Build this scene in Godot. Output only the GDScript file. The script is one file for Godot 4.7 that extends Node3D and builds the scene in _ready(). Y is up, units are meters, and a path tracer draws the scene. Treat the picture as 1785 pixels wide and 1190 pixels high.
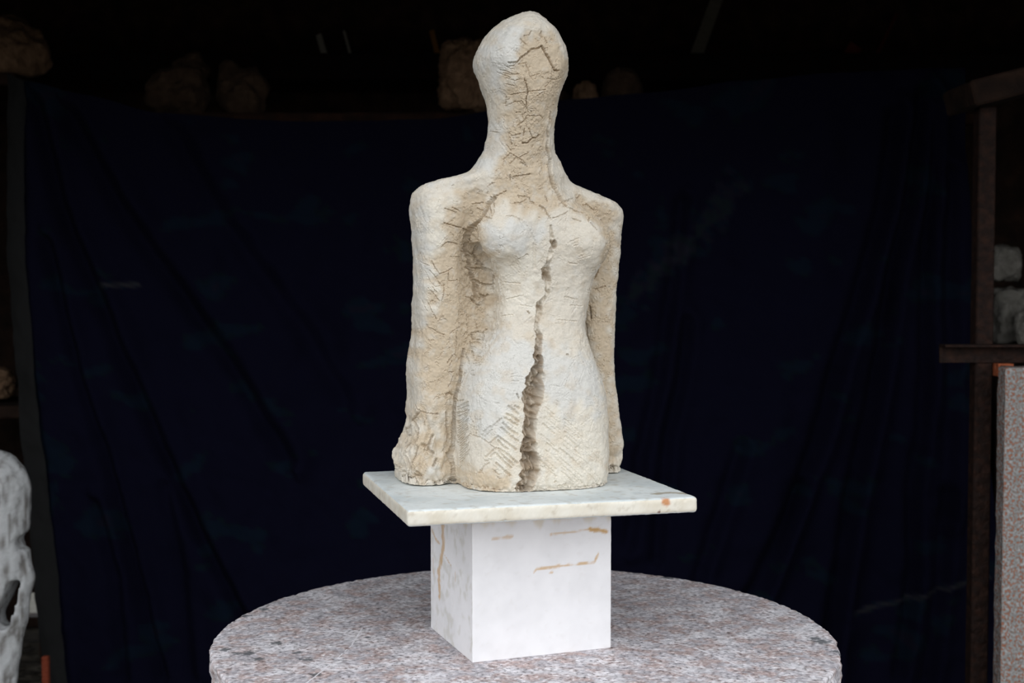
extends Node3D
# A sculptor's shed in soft overcast daylight: a cracked clay torso on a marble slab, a plaster block and a
# round granite table, a navy cloth hung behind it, stones and timber in the dark beyond. Units are metres.

const SLAB_AT := Vector3(0.0015, 0.978, 0.0083)   # middle of the underside of the marble slab
const SLAB_THICK := 0.0238
const SLAB_TURN := 0.2757
const TABLE_AT := Vector3(0.0113, 0.75, -0.0255)
const TABLE_RADIUS := 0.5

const CRACKS := [
	[1.38, 5.8, 0.12, [-349,6512,673,-305,6516,694,-260,6521,707,-213,6527,715,-179,6589,717,-126,6623,714,-73,6657,709,-38,6694,704,-2,6731,700,57,6746,696,115,6760,692,175,6797,686]],
	[1.75, 7.25, 0.12, [179,6791,686,205,6740,688,231,6690,690,266,6648,692,300,6605,692,311,6562,694,359,6477,690,397,6436,679,464,6433,652]],
	[0.88, 2.9, 0.12, [168,7019,668,154,6951,676,224,6922,674,247,6881,676,270,6841,678]],
	[0.88, 2.9, 0.12, [-113,6935,689,-67,6943,688,-21,6951,685,4,7008,678]],
	[0.88, 2.9, 0.12, [-172,6887,692,-116,6835,698,-59,6805,698]],
	[0.88, 2.9, 0.12, [-213,6527,715,-276,6468,697,-331,6464,671,-383,6463,632]],
	[0.88, 2.9, 0.12, [-88,6506,720,-66,6463,721,-43,6420,722,-34,6366,722,-24,6312,721]],
	[0.88, 2.9, 0.12, [-223,6490,712,-175,6501,718,-126,6512,720,-76,6524,718]],
	[1, 2.61, 0.12, [-447,6421,534,-413,6411,575,-377,6401,612,-330,6371,645,-280,6342,670,-198,6351,704]],
	[1, 2.61, 0.12, [-409,6375,563,-368,6359,605,-324,6344,641,-279,6331,668]],
	[1, 2.61, 0.12, [-402,6475,618,-363,6451,645,-324,6428,666,-263,6415,693]],
	[1, 2.61, 0.12, [-368,6298,578,-328,6280,612,-286,6262,641,-243,6246,663,-199,6266,689,-153,6287,706]],
	[1, 2.61, 0.12, [-358,6216,544,-321,6199,576,-284,6184,604,-245,6168,629]],
	[1, 2.61, 0.12, [-477,6397,475,-434,6368,527,-389,6341,572,-352,6316,603,-314,6292,631]],
	[1.25, 4.35, 0.12, [-109,6277,713,-90,6230,708,-71,6182,702,-57,6135,694,-43,6088,684,-55,6030,666,-65,5972,643,-47,5889,619]],
	[0.94, 2.9, 0.12, [-43,6088,684,18,6097,693,80,6107,695,135,6114,692,191,6122,684,249,6130,671]],
	[0.94, 2.9, 0.12, [-305,6057,517,-260,6058,563,-214,6060,601,-174,6066,631,-132,6072,655,-88,6080,672,-43,6088,684]],
	[0.94, 2.9, 0.12, [-24,6312,721,24,6331,721,73,6350,719,131,6364,716]],
	[0.94, 2.9, 0.12, [276,6308,696,340,6297,677,409,6288,644,473,6314,606,549,6344,537]],
	[0.94, 2.9, 0.12, [246,6177,683,293,6223,679,342,6270,671]],
	[0.94, 2.9, 0.12, [109,6030,676,149,6058,678,190,6087,677]],
	[0.94, 2.9, 0.12, [-376,6098,443,-337,6030,465,-340,5979,435,-343,5928,405]],
	[0.94, 2.9, 0.12, [-341,5896,397,-303,5912,454,-263,5929,504,-222,5946,548,-174,5949,583,-125,5952,612,-90,5910,611,-55,5868,609,-16,5794,594]],
	[0.94, 2.9, 0.12, [-156,5594,480,-118,5625,509,-79,5656,534,-39,5688,555,-33,5741,573,15,5738,581,64,5736,584,115,5735,580,188,5749,570,245,5711,537]],
	[1.5, 5.8, 0.12, [-70,5333,463,7,5334,477,45,5373,487,83,5412,495,144,5414,488,204,5462,481]],
	[0.94, 2.9, 0.12, [16,5550,526,38,5508,516,60,5465,507,83,5423,497]],
	[0.94, 2.9, 0.12, [-50,5549,513,-57,5496,498,-65,5441,485]],
	[0.94, 2.9, 0.12, [-266,5491,379,-208,5444,420,-159,5459,451,-109,5474,477]],
	[0.94, 2.9, 0.12, [-224,5314,392,-235,5369,391,-246,5424,389]],
	[0.94, 2.9, 0.12, [-300,5318,333,-266,5272,358,-232,5226,379]],
	[0.94, 2.9, 0.12, [-339,5097,306,-306,5125,326,-273,5154,349,-241,5182,370,-194,5154,390,-146,5126,404,-177,5093,391,-209,5060,381,-241,5026,370]],
	[0.94, 2.9, 0.12, [-146,5126,404,-96,5098,414,-46,5071,421,-12,5027,423,22,4983,428]],
	[0.94, 2.9, 0.12, [-134,5104,405,-92,5126,418,-49,5148,431,-5,5171,441,39,5193,449]],
	[0.94, 2.9, 0.12, [205,5254,441,242,5290,435]],
	[0.94, 2.9, 0.12, [-190,5787,516,-131,5795,554]],
	[0.94, 2.9, 0.12, [-454,5556,-46,-439,5539,73,-414,5527,156,-386,5517,222]],
	[2.75, 5.8, 0.3, [389,5792,464,388,5750,451,387,5707,437,386,5664,423,370,5608,420,352,5551,420,362,5509,401,371,5467,384,379,5423,373,366,5366,376,354,5310,378,371,5260,359,389,5210,342,406,5160,325,410,5111,318,412,5061,320,412,5011,328,410,4960,344,402,4908,375]],
	[3.5, 7.25, 0.2, [438,5094,300,430,5048,311,422,5001,325,412,4954,345,406,4907,374,410,4862,377,433,4773,366,448,4728,368,463,4683,372,496,4639,365,527,4595,370,555,4550,379,587,4499,393,618,4447,408]],
	[1.25, 4.35, 0.12, [618,4447,408,679,4468,378,747,4490,328,842,4517,200,968,4544,77,1010,4584,62]],
	[1.25, 4.35, 0.12, [547,4491,406,616,4436,414,669,4373,433,721,4353,431,774,4334,427,826,4315,426,877,4306,418,928,4298,408,981,4289,395,1031,4226,446,990,4143,522]],
	[1.25, 4.35, 0.12, [1029,4120,532,1055,4086,551,1082,4052,566,1110,4018,576]],
	[0.88, 3.36, 0.12, [1052,4430,81,1123,4444,53,1165,4411,50,1206,4377,49,1251,4343,39]],
	[0.88, 3.36, 0.12, [1031,4226,446,1083,4212,438,1139,4199,419,1203,4187,379]],
	[0.88, 3.36, 0.12, [422,4192,503,478,4211,500,535,4231,494,593,4251,485,672,4299,461]],
	[0.88, 3.36, 0.12, [730,4185,502,775,4170,508,820,4156,516,864,4141,526]],
	[0.88, 3.36, 0.12, [-238,4848,361,-237,4770,357]],
	[0.88, 3.36, 0.12, [-79,5047,416,-29,5014,423,22,4982,429]],
	[0.88, 3.36, 0.12, [-504,4495,227,-464,4516,251,-423,4538,273,-382,4560,293,-341,4582,312,-299,4603,330]],
	[0.88, 3.36, 0.12, [-550,4695,226,-509,4717,245,-467,4739,264]],
	[0.88, 3.36, 0.12, [-133,4535,401,-90,4529,412,-46,4524,421,-1,4519,429,44,4514,434,64,4446,446,132,4425,453]],
	[0.88, 3.36, 0.12, [-184,4422,415,-96,4422,434,-50,4445,435,-4,4468,436]],
	[0.88, 3.36, 0.12, [316,4542,425,332,4497,432,347,4452,442]],
	[0.88, 3.36, 0.12, [-342,4215,483,-288,4215,497,-233,4216,506,-180,4188,522,-124,4160,531]],
	[0.88, 3.36, 0.12, [-144,3550,480,-98,3576,495,-51,3602,506,-2,3628,513]],
	[0.88, 3.36, 0.12, [-1225,4330,161,-1174,4314,161,-1122,4299,159,-1069,4283,154,-1014,4268,141]],
	[0.88, 3.36, 0.12, [-1111,4354,161,-1052,4328,154,-990,4302,136]],
	[0.88, 3.36, 0.12, [-769,4409,85,-718,4417,96,-669,4424,117,-622,4431,144]],
	[0.88, 3.36, 0.12, [-701,4343,90,-660,4325,113,-623,4307,151]],
	[1.25, 3.77, 0.12, [-196,4825,375,-153,4831,388,-110,4836,401,-66,4843,411,-22,4850,420,22,4857,426,68,4865,431]],
	[1.25, 3.77, 0.12, [211,4385,463,255,4355,471,301,4326,476,331,4247,493,375,4191,503]],
	[3.12, 2.1, 0.12, [-114,4149,535,-84,4110,544,-54,4072,550,-23,4033,553,9,3995,552,32,3950,552,56,3906,550,81,3862,545,106,3818,539,108,3751,533,112,3685,519,117,3618,504,121,3551,489,125,3485,477,129,3418,466]],
	[3.75, 8.7, 0.25, [-465,4494,254,-505,4450,231,-545,4406,207,-568,4350,204,-590,4293,202,-618,4249,188,-645,4204,174,-671,4160,156,-705,4125,104,-738,4089,52,-774,4053,9,-802,3998,-21,-831,3942,-44,-833,3889,-53,-834,3837,-63,-819,3787,-143,-804,3742,-155,-790,3696,-164,-777,3651,-171,-764,3606,-177,-753,3560,-186,-743,3515,-190,-733,3469,-193,-724,3423,-196,-711,3378,-200,-699,3332,-203,-686,3286,-206,-674,3241,-208,-662,3195,-210,-649,3149,-212,-643,3097,-213,-638,3046,-212,-632,2994,-212,-626,2942,-211]],
	[1.12, 3.62, 0.12, [-528,4382,231,-528,4328,258,-530,4274,294,-534,4220,341]],
	[1.12, 3.62, 0.12, [-631,4227,180,-603,4209,250,-574,4191,316,-543,4173,375,-523,4219,356,-502,4265,334,-482,4311,317]],
	[1.12, 3.62, 0.12, [-503,4517,224,-492,4464,239,-482,4411,261,-475,4357,294]],
	[1.12, 3.62, 0.12, [-902,3681,-40,-827,3678,-136,-764,3674,-177]],
	[1.5, 5.08, 0.3, [-698,3424,-204,-640,3420,-215,-584,3417,-220,-529,3413,-220,-472,3390,-211,-421,3367,-176]],
	[1.5, 5.08, 0.3, [-625,3218,-216,-576,3195,-220,-529,3172,-220,-470,3160,-219,-414,3149,-204,-379,3183,-157]],
	[1.5, 5.08, 0.3, [-600,3149,-218,-593,3103,-218,-585,3057,-218,-577,3011,-217,-530,2988,-217,-483,2965,-216]],
	[1.5, 5.08, 0.3, [-777,3697,-171,-738,3663,-185,-701,3629,-194,-660,3596,-213,-624,3562,-218,-576,3516,-220,-529,3470,-218]],
	[1.5, 5.08, 0.3, [-701,2943,-195,-664,2897,-204,-627,2851,-208,-567,2827,-212]],
	[1.5, 5.08, 0.3, [-676,3652,-198,-664,3698,-199,-653,3744,-196,-643,3789,-186]],
	[1.5, 5.08, 0.3, [-718,3823,156,-718,3878,180,-715,3934,190]],
	[1.5, 5.08, 0.3, [-401,3287,-165,-396,3241,-172,-392,3195,-178,-389,3149,-183,-385,3103,-187,-382,3057,-190]],
	[1.25, 4.35, 0.12, [-1237,4108,160,-1187,4093,158,-1137,4079,155,-1085,4066,147,-1036,4056,133,-983,4046,105,-923,4038,48,-860,4016,-23,-812,3991,-28]],
	[1, 3.19, 0.12, [-1273,3729,114,-1219,3796,119,-1164,3814,120,-1111,3805,114,-1056,3796,101,-997,3787,70,-927,3780,-3]],
	[1, 3.19, 0.12, [-1425,3522,57,-1400,3475,68,-1375,3428,75,-1335,3375,83,-1295,3323,86,-1227,3341,89,-1151,3375,91,-1088,3415,86]],
	[1, 3.19, 0.12, [-1149,3220,82,-1071,3210,73,-1011,3227,53,-953,3217,12,-886,3207,-60]],
	[1, 3.19, 0.12, [-1556,3526,-205,-1513,3480,-51,-1460,3448,24]],
	[0.88, 2.61, 0.12, [-1133,3587,102,-1083,3587,95,-1030,3588,78,-973,3589,40,-905,3591,-39]],
	[0.88, 2.61, 0.12, [-1530,3631,-62,-1504,3550,-26]],
	[0.88, 2.61, 0.12, [-1507,3375,-47,-1490,3331,-22,-1472,3287,-1,-1453,3243,16,-1434,3199,29]],
	[0.88, 2.61, 0.12, [-1447,3374,30,-1417,3341,50,-1386,3307,63,-1334,3235,75,-1279,3146,77]],
	[0.88, 2.61, 0.12, [-1422,3186,37,-1385,3152,55,-1346,3119,66,-1293,3139,75]],
	[0.88, 2.61, 0.12, [-1457,3105,6,-1429,3069,27,-1401,3034,42,-1371,2998,53,-1318,2926,61,-1291,2890,62]],
	[0.88, 2.61, 0.12, [-1409,3119,41,-1372,3078,56,-1332,3038,64]],
	[0.88, 2.61, 0.12, [-1225,3146,78,-1224,3085,75,-1223,3024,71,-1237,2975,69,-1250,2926,66,-1263,2876,62]],
	[0.88, 2.61, 0.12, [-1468,2876,-11,-1448,2831,5,-1428,2786,15,-1406,2741,22,-1385,2701,27,-1362,2660,30,-1340,2620,32]],
	[0.88, 2.61, 0.12, [-1535,2888,-118,-1518,2844,-79,-1498,2799,-51,-1478,2754,-30]],
	[0.88, 2.61, 0.12, [-1485,2537,-64,-1462,2483,-44,-1420,2470,-14,-1376,2457,6,-1309,2403,16,-1261,2389,18,-1213,2375,18]],
	[0.88, 2.61, 0.12, [-867,3173,-83,-829,3105,-125,-854,3050,-99,-879,2996,-71,-904,2942,-45,-913,2894,-37,-922,2847,-30,-930,2799,-25,-938,2752,-22,-939,2697,-25,-940,2643,-28,-942,2588,-31,-943,2534,-34]],
	[0.88, 2.61, 0.12, [-1108,2394,16,-1055,2431,10,-998,2467,-7,-942,2482,-39,-881,2497,-86]],
	[0.88, 2.61, 0.12, [-1007,2221,-31,-1001,2280,-26,-995,2339,-21,-989,2398,-17,-966,2466,-24]],
	[0.88, 2.61, 0.12, [-922,2874,-29,-866,2832,-86,-848,2777,-106]],
	[0.88, 2.61, 0.12, [-920,2724,-39,-856,2723,-100,-795,2721,-148]],
	[0.88, 2.61, 0.12, [-746,2803,-175,-746,2858,-177,-668,2912,-203,-609,2857,-210,-595,2802,-210]],
	[0.88, 2.61, 0.12, [-779,2721,-158,-775,2671,-160,-772,2622,-161,-769,2573,-162,-766,2523,-164,-763,2473,-165,-785,2428,-154,-806,2383,-144,-827,2338,-136]],
	[0.88, 2.61, 0.12, [-641,2609,-201,-631,2563,-201,-622,2517,-201,-612,2471,-201]],
	[0.88, 2.61, 0.12, [-905,3689,-36,-824,3679,-138,-743,3639,-184]],
	[0.88, 2.61, 0.12, [-935,3417,-3,-920,3472,-20,-904,3526,-41,-807,3522,-153]],
	[0.88, 2.61, 0.12, [-794,2968,-151,-737,2954,-183,-683,2940,-200]],
	[0.88, 2.61, 0.12, [-1445,2890,10,-1396,2903,39]],
	[0.88, 2.61, 0.12, [-1158,3374,91,-1155,3325,88,-1152,3276,85,-1149,3226,82]],
	[1.5, 4.64, 0.3, [-791,3433,-162,-711,3421,-200,-703,3373,-202,-696,3325,-204,-673,3283,-209,-651,3242,-213,-607,3215,-218,-535,3174,-220,-464,3146,-219]],
	[1.5, 4.64, 0.3, [-637,3077,-213,-594,3029,-216,-551,2981,-216,-494,2953,-216,-451,2994,-216]],
	[1.5, 4.64, 0.3, [-607,3490,-219,-564,3456,-220,-521,3422,-219,-454,3394,-203]],
	[1.5, 4.64, 0.3, [-676,3613,-198,-661,3663,-199,-647,3714,-198,-635,3764,-190]],
	[1.25, 3.77, 0.12, [1255,3492,377,1256,3440,307]],
	[1.25, 3.77, 0.12, [1398,3392,-158,1377,3337,-169,1357,3290,-182,1337,3244,-196]],
	[1.25, 3.77, 0.12, [1188,3195,156,1164,3138,172,1142,3080,184]],
	[1.25, 3.77, 0.12, [1352,3081,-219,1414,3091,-200,1473,3108,-193,1535,3126,-190]],
	[2.5, 7.25, 0.12, [1114,3080,230,1114,3034,215,1111,2988,210,1108,2942,205,1106,2896,199,1104,2849,191]],
	[2.5, 7.25, 0.12, [1287,2795,-315,1295,2747,-314,1302,2700,-313,1309,2653,-311,1316,2605,-310]],
	[2, 5.8, 0.12, [1268,2507,-403,1272,2459,-401,1277,2411,-399,1283,2364,-401,1289,2316,-406,1300,2268,-400]],
	[2, 5.8, 0.12, [1080,2251,267,1077,2207,313,1078,2162,345,1081,2118,371,1084,2073,397,1088,2028,420,1092,1984,443]],
	[1.12, 3.77, 0.12, [-694,2391,-187,-602,2407,-200,-532,2395,-196,-491,2453,-192]],
	[1.12, 3.77, 0.12, [-532,2390,-195,-528,2344,-187,-558,2264,-187]],
	[1.12, 3.77, 0.12, [-700,2369,-185,-690,2322,-191,-680,2276,-197,-625,2275,-205,-590,2286,-203]],
	[1, 3.19, 0.12, [-999,2344,-19,-977,2286,-37,-983,2240,-40,-988,2195,-43,-993,2149,-48,-1004,2104,-49,-1015,2058,-51]],
	[1, 3.19, 0.12, [-723,2254,-189,-716,2208,-195,-709,2161,-201,-649,2160,-204]],
	[1, 3.19, 0.12, [-789,2036,-189,-769,1967,-198,-773,1887,-181]],
	[1, 3.19, 0.12, [-1113,1879,-35,-1089,1918,-38,-1064,1957,-43]],
	[1, 3.19, 0.12, [-1124,1560,-40,-1072,1626,-63,-1059,1671,-68,-1047,1716,-70]],
	[1, 3.19, 0.12, [-1118,1782,-39,-1035,1784,-69]],
	[1, 3.19, 0.12, [-1149,1925,-27,-1114,1970,-30,-1077,2014,-36,-1041,2059,-40]],
	[1, 3.19, 0.12, [-891,1594,-133,-872,1639,-140,-853,1684,-145,-843,1729,-161,-835,1774,-171]],
	[1, 3.19, 0.12, [-927,1685,-157,-926,1635,-158,-928,1586,-152,-932,1537,-137]],
	[1, 3.19, 0.12, [-713,1989,-186,-703,2046,-200,-696,2103,-205]],
	[2.5, 5.8, 0.12, [-1151,1437,-24,-1100,1463,-45,-1044,1418,-83]],
	[3, 7.25, 0.2, [-827,2118,-161,-839,2068,-161,-851,2019,-160,-863,1970,-160,-875,1920,-159,-887,1871,-158,-900,1821,-156,-904,1770,-161,-910,1718,-163,-916,1666,-163,-923,1615,-157,-939,1570,-148,-956,1526,-140,-971,1480,-137,-986,1435,-131,-1002,1391,-122,-1007,1345,-121,-1011,1299,-119,-1016,1254,-116,-1020,1209,-113,-1025,1163,-112,-1029,1117,-111,-1029,1071,-112,-1029,1026,-113,-1028,980,-115,-1028,934,-115,-1029,888,-112,-1030,843,-110,-1033,797,-107,-1036,752,-104,-1039,706,-101,-1042,661,-100,-1044,615,-100,-1058,570,-93,-1072,526,-84,-1086,482,-73,-1075,435,-82,-1065,388,-89,-1055,341,-93,-1046,294,-95,-1046,245,-94,-1047,195,-93,-1047,145,-94,-1046,95,-95,-1046,45,-98]],
	[1.12, 2.73, 0.3, [-649,2087,-180,-622,2086,-77]],
	[1.12, 2.73, 0.3, [-657,2042,-150,-653,2027,0,-624,2057,138]],
	[1.12, 2.73, 0.3, [-699,1968,-147,-678,1979,51,-653,1997,179]],
	[1.12, 2.73, 0.3, [-724,1913,-119,-701,1939,49,-665,1960,226]],
	[1.12, 2.73, 0.3, [-732,1888,30,-708,1907,168,-684,1917,254]],
	[1.12, 2.73, 0.3, [-778,1810,-44,-767,1810,148]],
	[1.12, 2.73, 0.3, [-802,1748,54,-782,1748,232]],
	[1.12, 2.73, 0.3, [-974,1321,-134,-931,1332,-55,-920,1355,152]],
	[1.12, 2.73, 0.3, [-941,1261,-28,-932,1292,115,-918,1321,230,-897,1347,319]],
	[1.12, 2.73, 0.3, [-962,1193,-87,-944,1225,84,-926,1257,249,-897,1284,366]],
	[1.12, 2.73, 0.3, [-979,1134,-112,-954,1154,-11,-947,1182,166,-929,1205,293,-903,1224,387]],
	[1.12, 2.73, 0.3, [-970,1224,-114,-943,1245,-24,-934,1273,139,-899,1322,332]],
	[1.12, 2.73, 0.3, [-938,1241,155,-906,1292,328]],
	[1.12, 2.73, 0.3, [-943,1209,172,-912,1262,324]],
	[1.12, 2.73, 0.3, [-973,1112,-101,-954,1142,21,-946,1177,185,-919,1232,319]],
	[1.12, 2.73, 0.3, [-968,1076,-81,-956,1110,50,-947,1144,192,-932,1177,297,-910,1207,375]],
	[1.12, 2.73, 0.3, [-949,1111,199,-916,1177,369]],
	[1.12, 2.73, 0.3, [-976,1000,-90,-961,1038,48,-951,1079,206,-921,1147,359]],
	[1.12, 2.73, 0.3, [-972,964,-66,-962,1005,76,-953,1046,213,-926,1117,349]],
	[1.12, 2.73, 0.3, [-969,930,-32,-964,973,103,-954,1013,220,-937,1054,320,-915,1092,398]],
	[1.12, 2.73, 0.3, [-980,888,-75,-967,934,74,-956,980,227,-941,1022,317,-921,1061,389]],
	[1.12, 2.73, 0.3, [-976,853,-46,-969,901,102,-958,947,234,-944,990,314,-926,1031,379]],
	[1.12, 2.73, 0.3, [-976,820,-7,-970,869,128,-960,915,240,-947,958,311,-931,1000,369]],
	[1.12, 2.73, 0.3, [-984,777,-58,-974,830,100,-961,882,247,-943,930,342,-920,976,417]],
	[1.12, 2.73, 0.3, [-982,742,-25,-975,798,127,-963,849,254,-946,898,340,-926,945,408]],
	[1.12, 2.73, 0.3, [-981,710,17,-976,765,153,-965,817,261,-949,867,337,-931,915,399]],
	[1.12, 2.73, 0.3, [-988,665,-44,-979,726,124,-966,784,267,-953,835,334,-936,884,389]],
	[1, 2.52, 0.3, [-983,663,71,-976,713,203,-963,759,306,-943,802,392,-919,843,461]],
	[1, 2.52, 0.3, [-984,626,77,-978,676,208,-965,722,312,-948,764,383,-929,804,441]],
	[1, 2.52, 0.3, [-986,590,82,-979,640,213,-966,686,316,-939,765,420]],
	[1, 2.52, 0.3, [-987,553,88,-980,603,218,-967,649,321,-947,693,408,-923,734,478]],
	[1, 2.52, 0.3, [-989,516,93,-981,566,223,-968,612,325,-952,655,397,-933,695,457]],
	[1, 2.52, 0.3, [-990,479,99,-983,530,228,-969,576,330,-943,656,433]],
	[1, 2.52, 0.3, [-991,442,104,-984,493,233,-970,539,334,-950,583,421,-926,625,490]],
	[1, 2.52, 0.3, [-993,406,110,-985,456,238,-971,503,339,-955,545,410,-936,586,469]],
	[1, 2.52, 0.3, [-994,369,115,-986,420,243,-973,466,343,-946,546,446]],
	[1, 2.1, 0.3, [-900,1122,437,-901,1078,446,-902,1034,455,-903,990,464,-908,929,467,-913,868,469]],
	[1, 2.1, 0.3, [-886,1089,479,-887,1041,489,-888,993,499,-896,920,498]],
	[1, 2.1, 0.3, [-872,1056,518,-872,996,532,-877,935,535,-883,874,538]],
	[1, 2.1, 0.3, [-853,1131,537,-855,1042,553,-864,925,561]],
	[1, 2.1, 0.3, [-837,1097,569,-838,1049,578,-838,1001,587,-844,940,591,-849,880,595]],
	[1, 2.1, 0.3, [-821,1063,599,-821,1003,612,-830,930,613]],
	[1, 2.1, 0.3, [-800,1136,612,-802,1049,627,-808,944,639,-814,884,643]],
	[1, 2.1, 0.3, [-783,1102,639,-784,1054,647,-784,1006,655,-794,934,658]],
	[1.88, 3.36, 0.4, [-425,1184,834,-362,1160,853,-327,1132,864,-292,1104,874,-257,1075,883]],
	[1.88, 3.36, 0.4, [-456,1130,832,-417,1109,847,-376,1088,860,-324,1052,876,-272,1016,890]],
	[1.88, 3.36, 0.4, [-482,1053,835,-449,1017,851,-415,981,866,-382,945,879,-329,915,894,-277,884,907]],
	[1.88, 3.36, 0.4, [-508,981,837,-475,948,853,-441,915,868,-407,882,882,-373,849,894,-321,813,910,-269,777,923]],
	[1.88, 3.36, 0.4, [-558,849,837,-521,821,855,-484,794,872,-447,766,888,-413,739,901,-378,712,912,-344,685,922,-309,658,931]],
	[1.88, 3.36, 0.4, [-560,789,845,-528,748,864,-495,706,880,-427,659,906]],
	[1.88, 3.36, 0.4, [-564,670,858,-523,642,878,-482,615,895,-441,587,910,-404,554,924,-366,521,936,-329,488,946,-291,454,956]],
	[1.88, 3.36, 0.4, [-554,628,867,-521,591,885,-488,553,900,-454,515,915,-420,483,927,-386,451,939,-351,419,950]],
	[1.88, 3.36, 0.4, [-594,585,855,-537,527,886,-479,468,913,-434,426,930,-388,384,946]],
	[1.88, 3.36, 0.4, [-603,454,866,-571,423,884,-538,392,901,-505,360,917,-471,328,931,-437,297,944,-403,265,956]],
	[1.88, 3.36, 0.4, [-345,1255,838,-299,1219,855,-253,1183,869]],
	[1.88, 3.36, 0.4, [-389,1303,818,-350,1279,832,-309,1255,845]],
	[1.88, 3.36, 0.4, [-295,1303,838,-236,1278,852]],
	[1.5, 2.52, 0.35, [-781,863,685,-746,898,712,-710,931,736,-674,965,756,-641,997,772,-607,1029,786,-572,1061,798,-538,1093,809,-503,1124,818]],
	[1.5, 2.52, 0.35, [-741,842,726,-709,880,745,-676,917,763,-642,954,778]],
	[1.5, 2.52, 0.35, [-682,750,786,-641,787,805,-600,824,821,-557,861,835]],
	[1.5, 2.52, 0.35, [-746,531,765,-717,562,784,-687,592,801,-627,651,830,-597,681,842]],
	[1.5, 2.52, 0.35, [-827,296,715,-803,335,737,-779,373,756,-754,411,774,-701,450,810]],
	[1.5, 2.52, 0.35, [-677,547,814,-644,578,830,-610,609,844]],
	[1.5, 2.52, 0.35, [-759,913,698,-727,942,720,-695,972,741,-662,1001,758]],
	[1, 2.61, 0.12, [-918,867,457,-889,852,531,-857,837,592,-811,830,657,-773,807,703,-733,783,742,-703,755,770,-672,726,795,-640,698,817,-608,669,838]],
	[1, 2.61, 0.12, [-752,483,766,-711,479,799]],
	[1, 2.61, 0.12, [-997,283,128,-992,344,211]],
	[1, 2.61, 0.12, [-1125,517,-36,-1060,457,-94,-1021,393,-95,-1025,330,-93,-1029,267,-91]],
	[1, 2.61, 0.12, [-629,334,867,-575,282,899,-535,288,914]],
	[1.38, 1.05, 0.4, [-790,1418,534,-772,1463,544,-753,1508,552,-733,1552,556,-709,1596,553,-685,1640,550,-662,1684,547,-638,1727,544]],
	[1.38, 1.05, 0.4, [-757,1451,566,-738,1496,574,-719,1540,579,-696,1584,575,-673,1628,571,-649,1672,568,-625,1717,564,-601,1761,560]],
	[1.38, 1.05, 0.4, [-723,1484,594,-704,1528,600,-682,1572,596,-660,1616,591,-635,1660,587,-611,1705,582,-587,1750,578,-563,1795,573]],
	[1.38, 1.05, 0.4, [-688,1516,618,-667,1560,617,-645,1603,611,-622,1647,606,-598,1692,601,-573,1737,595,-549,1783,590,-524,1828,583]],
	[1.38, 1.05, 0.4, [-652,1548,636,-629,1591,630,-607,1635,624,-584,1678,618,-560,1724,612,-535,1770,606,-510,1815,600,-484,1861,590]],
	[1.38, 1.05, 0.4, [-614,1579,648,-591,1622,641,-568,1666,635,-546,1709,629,-521,1755,622,-496,1802,616,-470,1848,606,-445,1894,595]],
	[1.38, 1.05, 0.4, [-575,1610,658,-553,1653,651,-530,1697,645,-507,1740,638,-482,1787,631,-456,1834,622,-430,1880,611,-404,1927,599]],
	[1.38, 1.05, 0.4, [-536,1641,666,-513,1684,660,-491,1727,653,-468,1771,645,-442,1818,637,-416,1865,626,-390,1913,614,-364,1960,603]],
	[1.38, 1.05, 0.4, [-497,1671,674,-474,1715,666,-451,1758,659,-428,1802,652,-402,1849,640,-375,1897,628,-349,1945,616,-323,1993,604]],
	[1.38, 1.05, 0.4, [-457,1702,679,-434,1745,672,-411,1789,664,-387,1832,655,-361,1880,642,-334,1929,630,-308,1977,618,-281,2025,605]],
	[1.38, 1.05, 0.4, [-417,1733,684,-394,1776,676,-370,1819,667,-346,1863,656,-320,1911,643,-293,1960,631,-266,2009,618,-240,2058,605]],
	[1.38, 1.26, 0.4, [-321,1744,711,-234,1754,727,-147,1743,744]],
	[1.38, 1.26, 0.4, [-317,1679,735,-268,1681,745,-218,1684,753]],
	[1.38, 1.26, 0.4, [-329,1776,697,-280,1787,706,-230,1798,714]],
	[1.38, 1.26, 0.4, [-543,2206,73,-513,2255,77,-483,2304,84,-457,2354,104,-434,2410,85,-413,2466,72]],
	[1.38, 1.26, 0.4, [-526,2158,275,-500,2197,276,-474,2236,277,-448,2276,277,-423,2315,281]],
	[1.38, 1.26, 0.4, [-452,2131,431,-427,2170,425,-402,2210,419,-377,2250,413,-352,2290,406,-328,2330,404]],
	[1.42, 1.47, 0.35, [119,1330,861,166,1291,869,213,1253,877,260,1209,886,308,1164,893]],
	[1.78, 1.34, 0.35, [473,1089,901,525,1048,904,577,1007,906,612,975,908,647,943,908,682,911,908]],
	[1.98, 1.25, 0.35, [485,1034,908,522,1005,910,558,975,912,595,946,913,633,916,913,670,883,914,708,849,913,746,814,912,784,780,909]],
	[2.04, 0.68, 0.35, [745,809,913,784,778,910,825,747,905,866,716,898,908,684,889,950,647,877,994,610,863,1040,572,844,1087,534,820]],
	[1.73, 1.14, 0.35, [173,1220,884,221,1181,891,270,1141,897,319,1096,902,368,1051,908]],
	[2.06, 1.65, 0.35, [477,993,913,513,963,916,549,934,918,586,905,919,623,872,920,660,838,921,697,804,921]],
	[1.82, 0.9, 0.35, [769,764,914,810,731,910,853,698,903,897,665,894,941,627,882,987,588,868,1034,549,849]],
	[1.84, 1.34, 0.35, [469,960,918,514,924,921,560,887,923,605,846,925,651,804,926]],
	[1.52, 0.89, 0.35, [723,720,927,766,687,923,809,653,918,853,619,910,897,585,901,943,546,889,990,506,873,1039,466,853,1090,424,827]],
	[1.94, 1.39, 0.35, [164,1125,899,201,1095,903,238,1065,907,275,1035,911,312,1001,915,349,967,920,386,932,924]],
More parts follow.
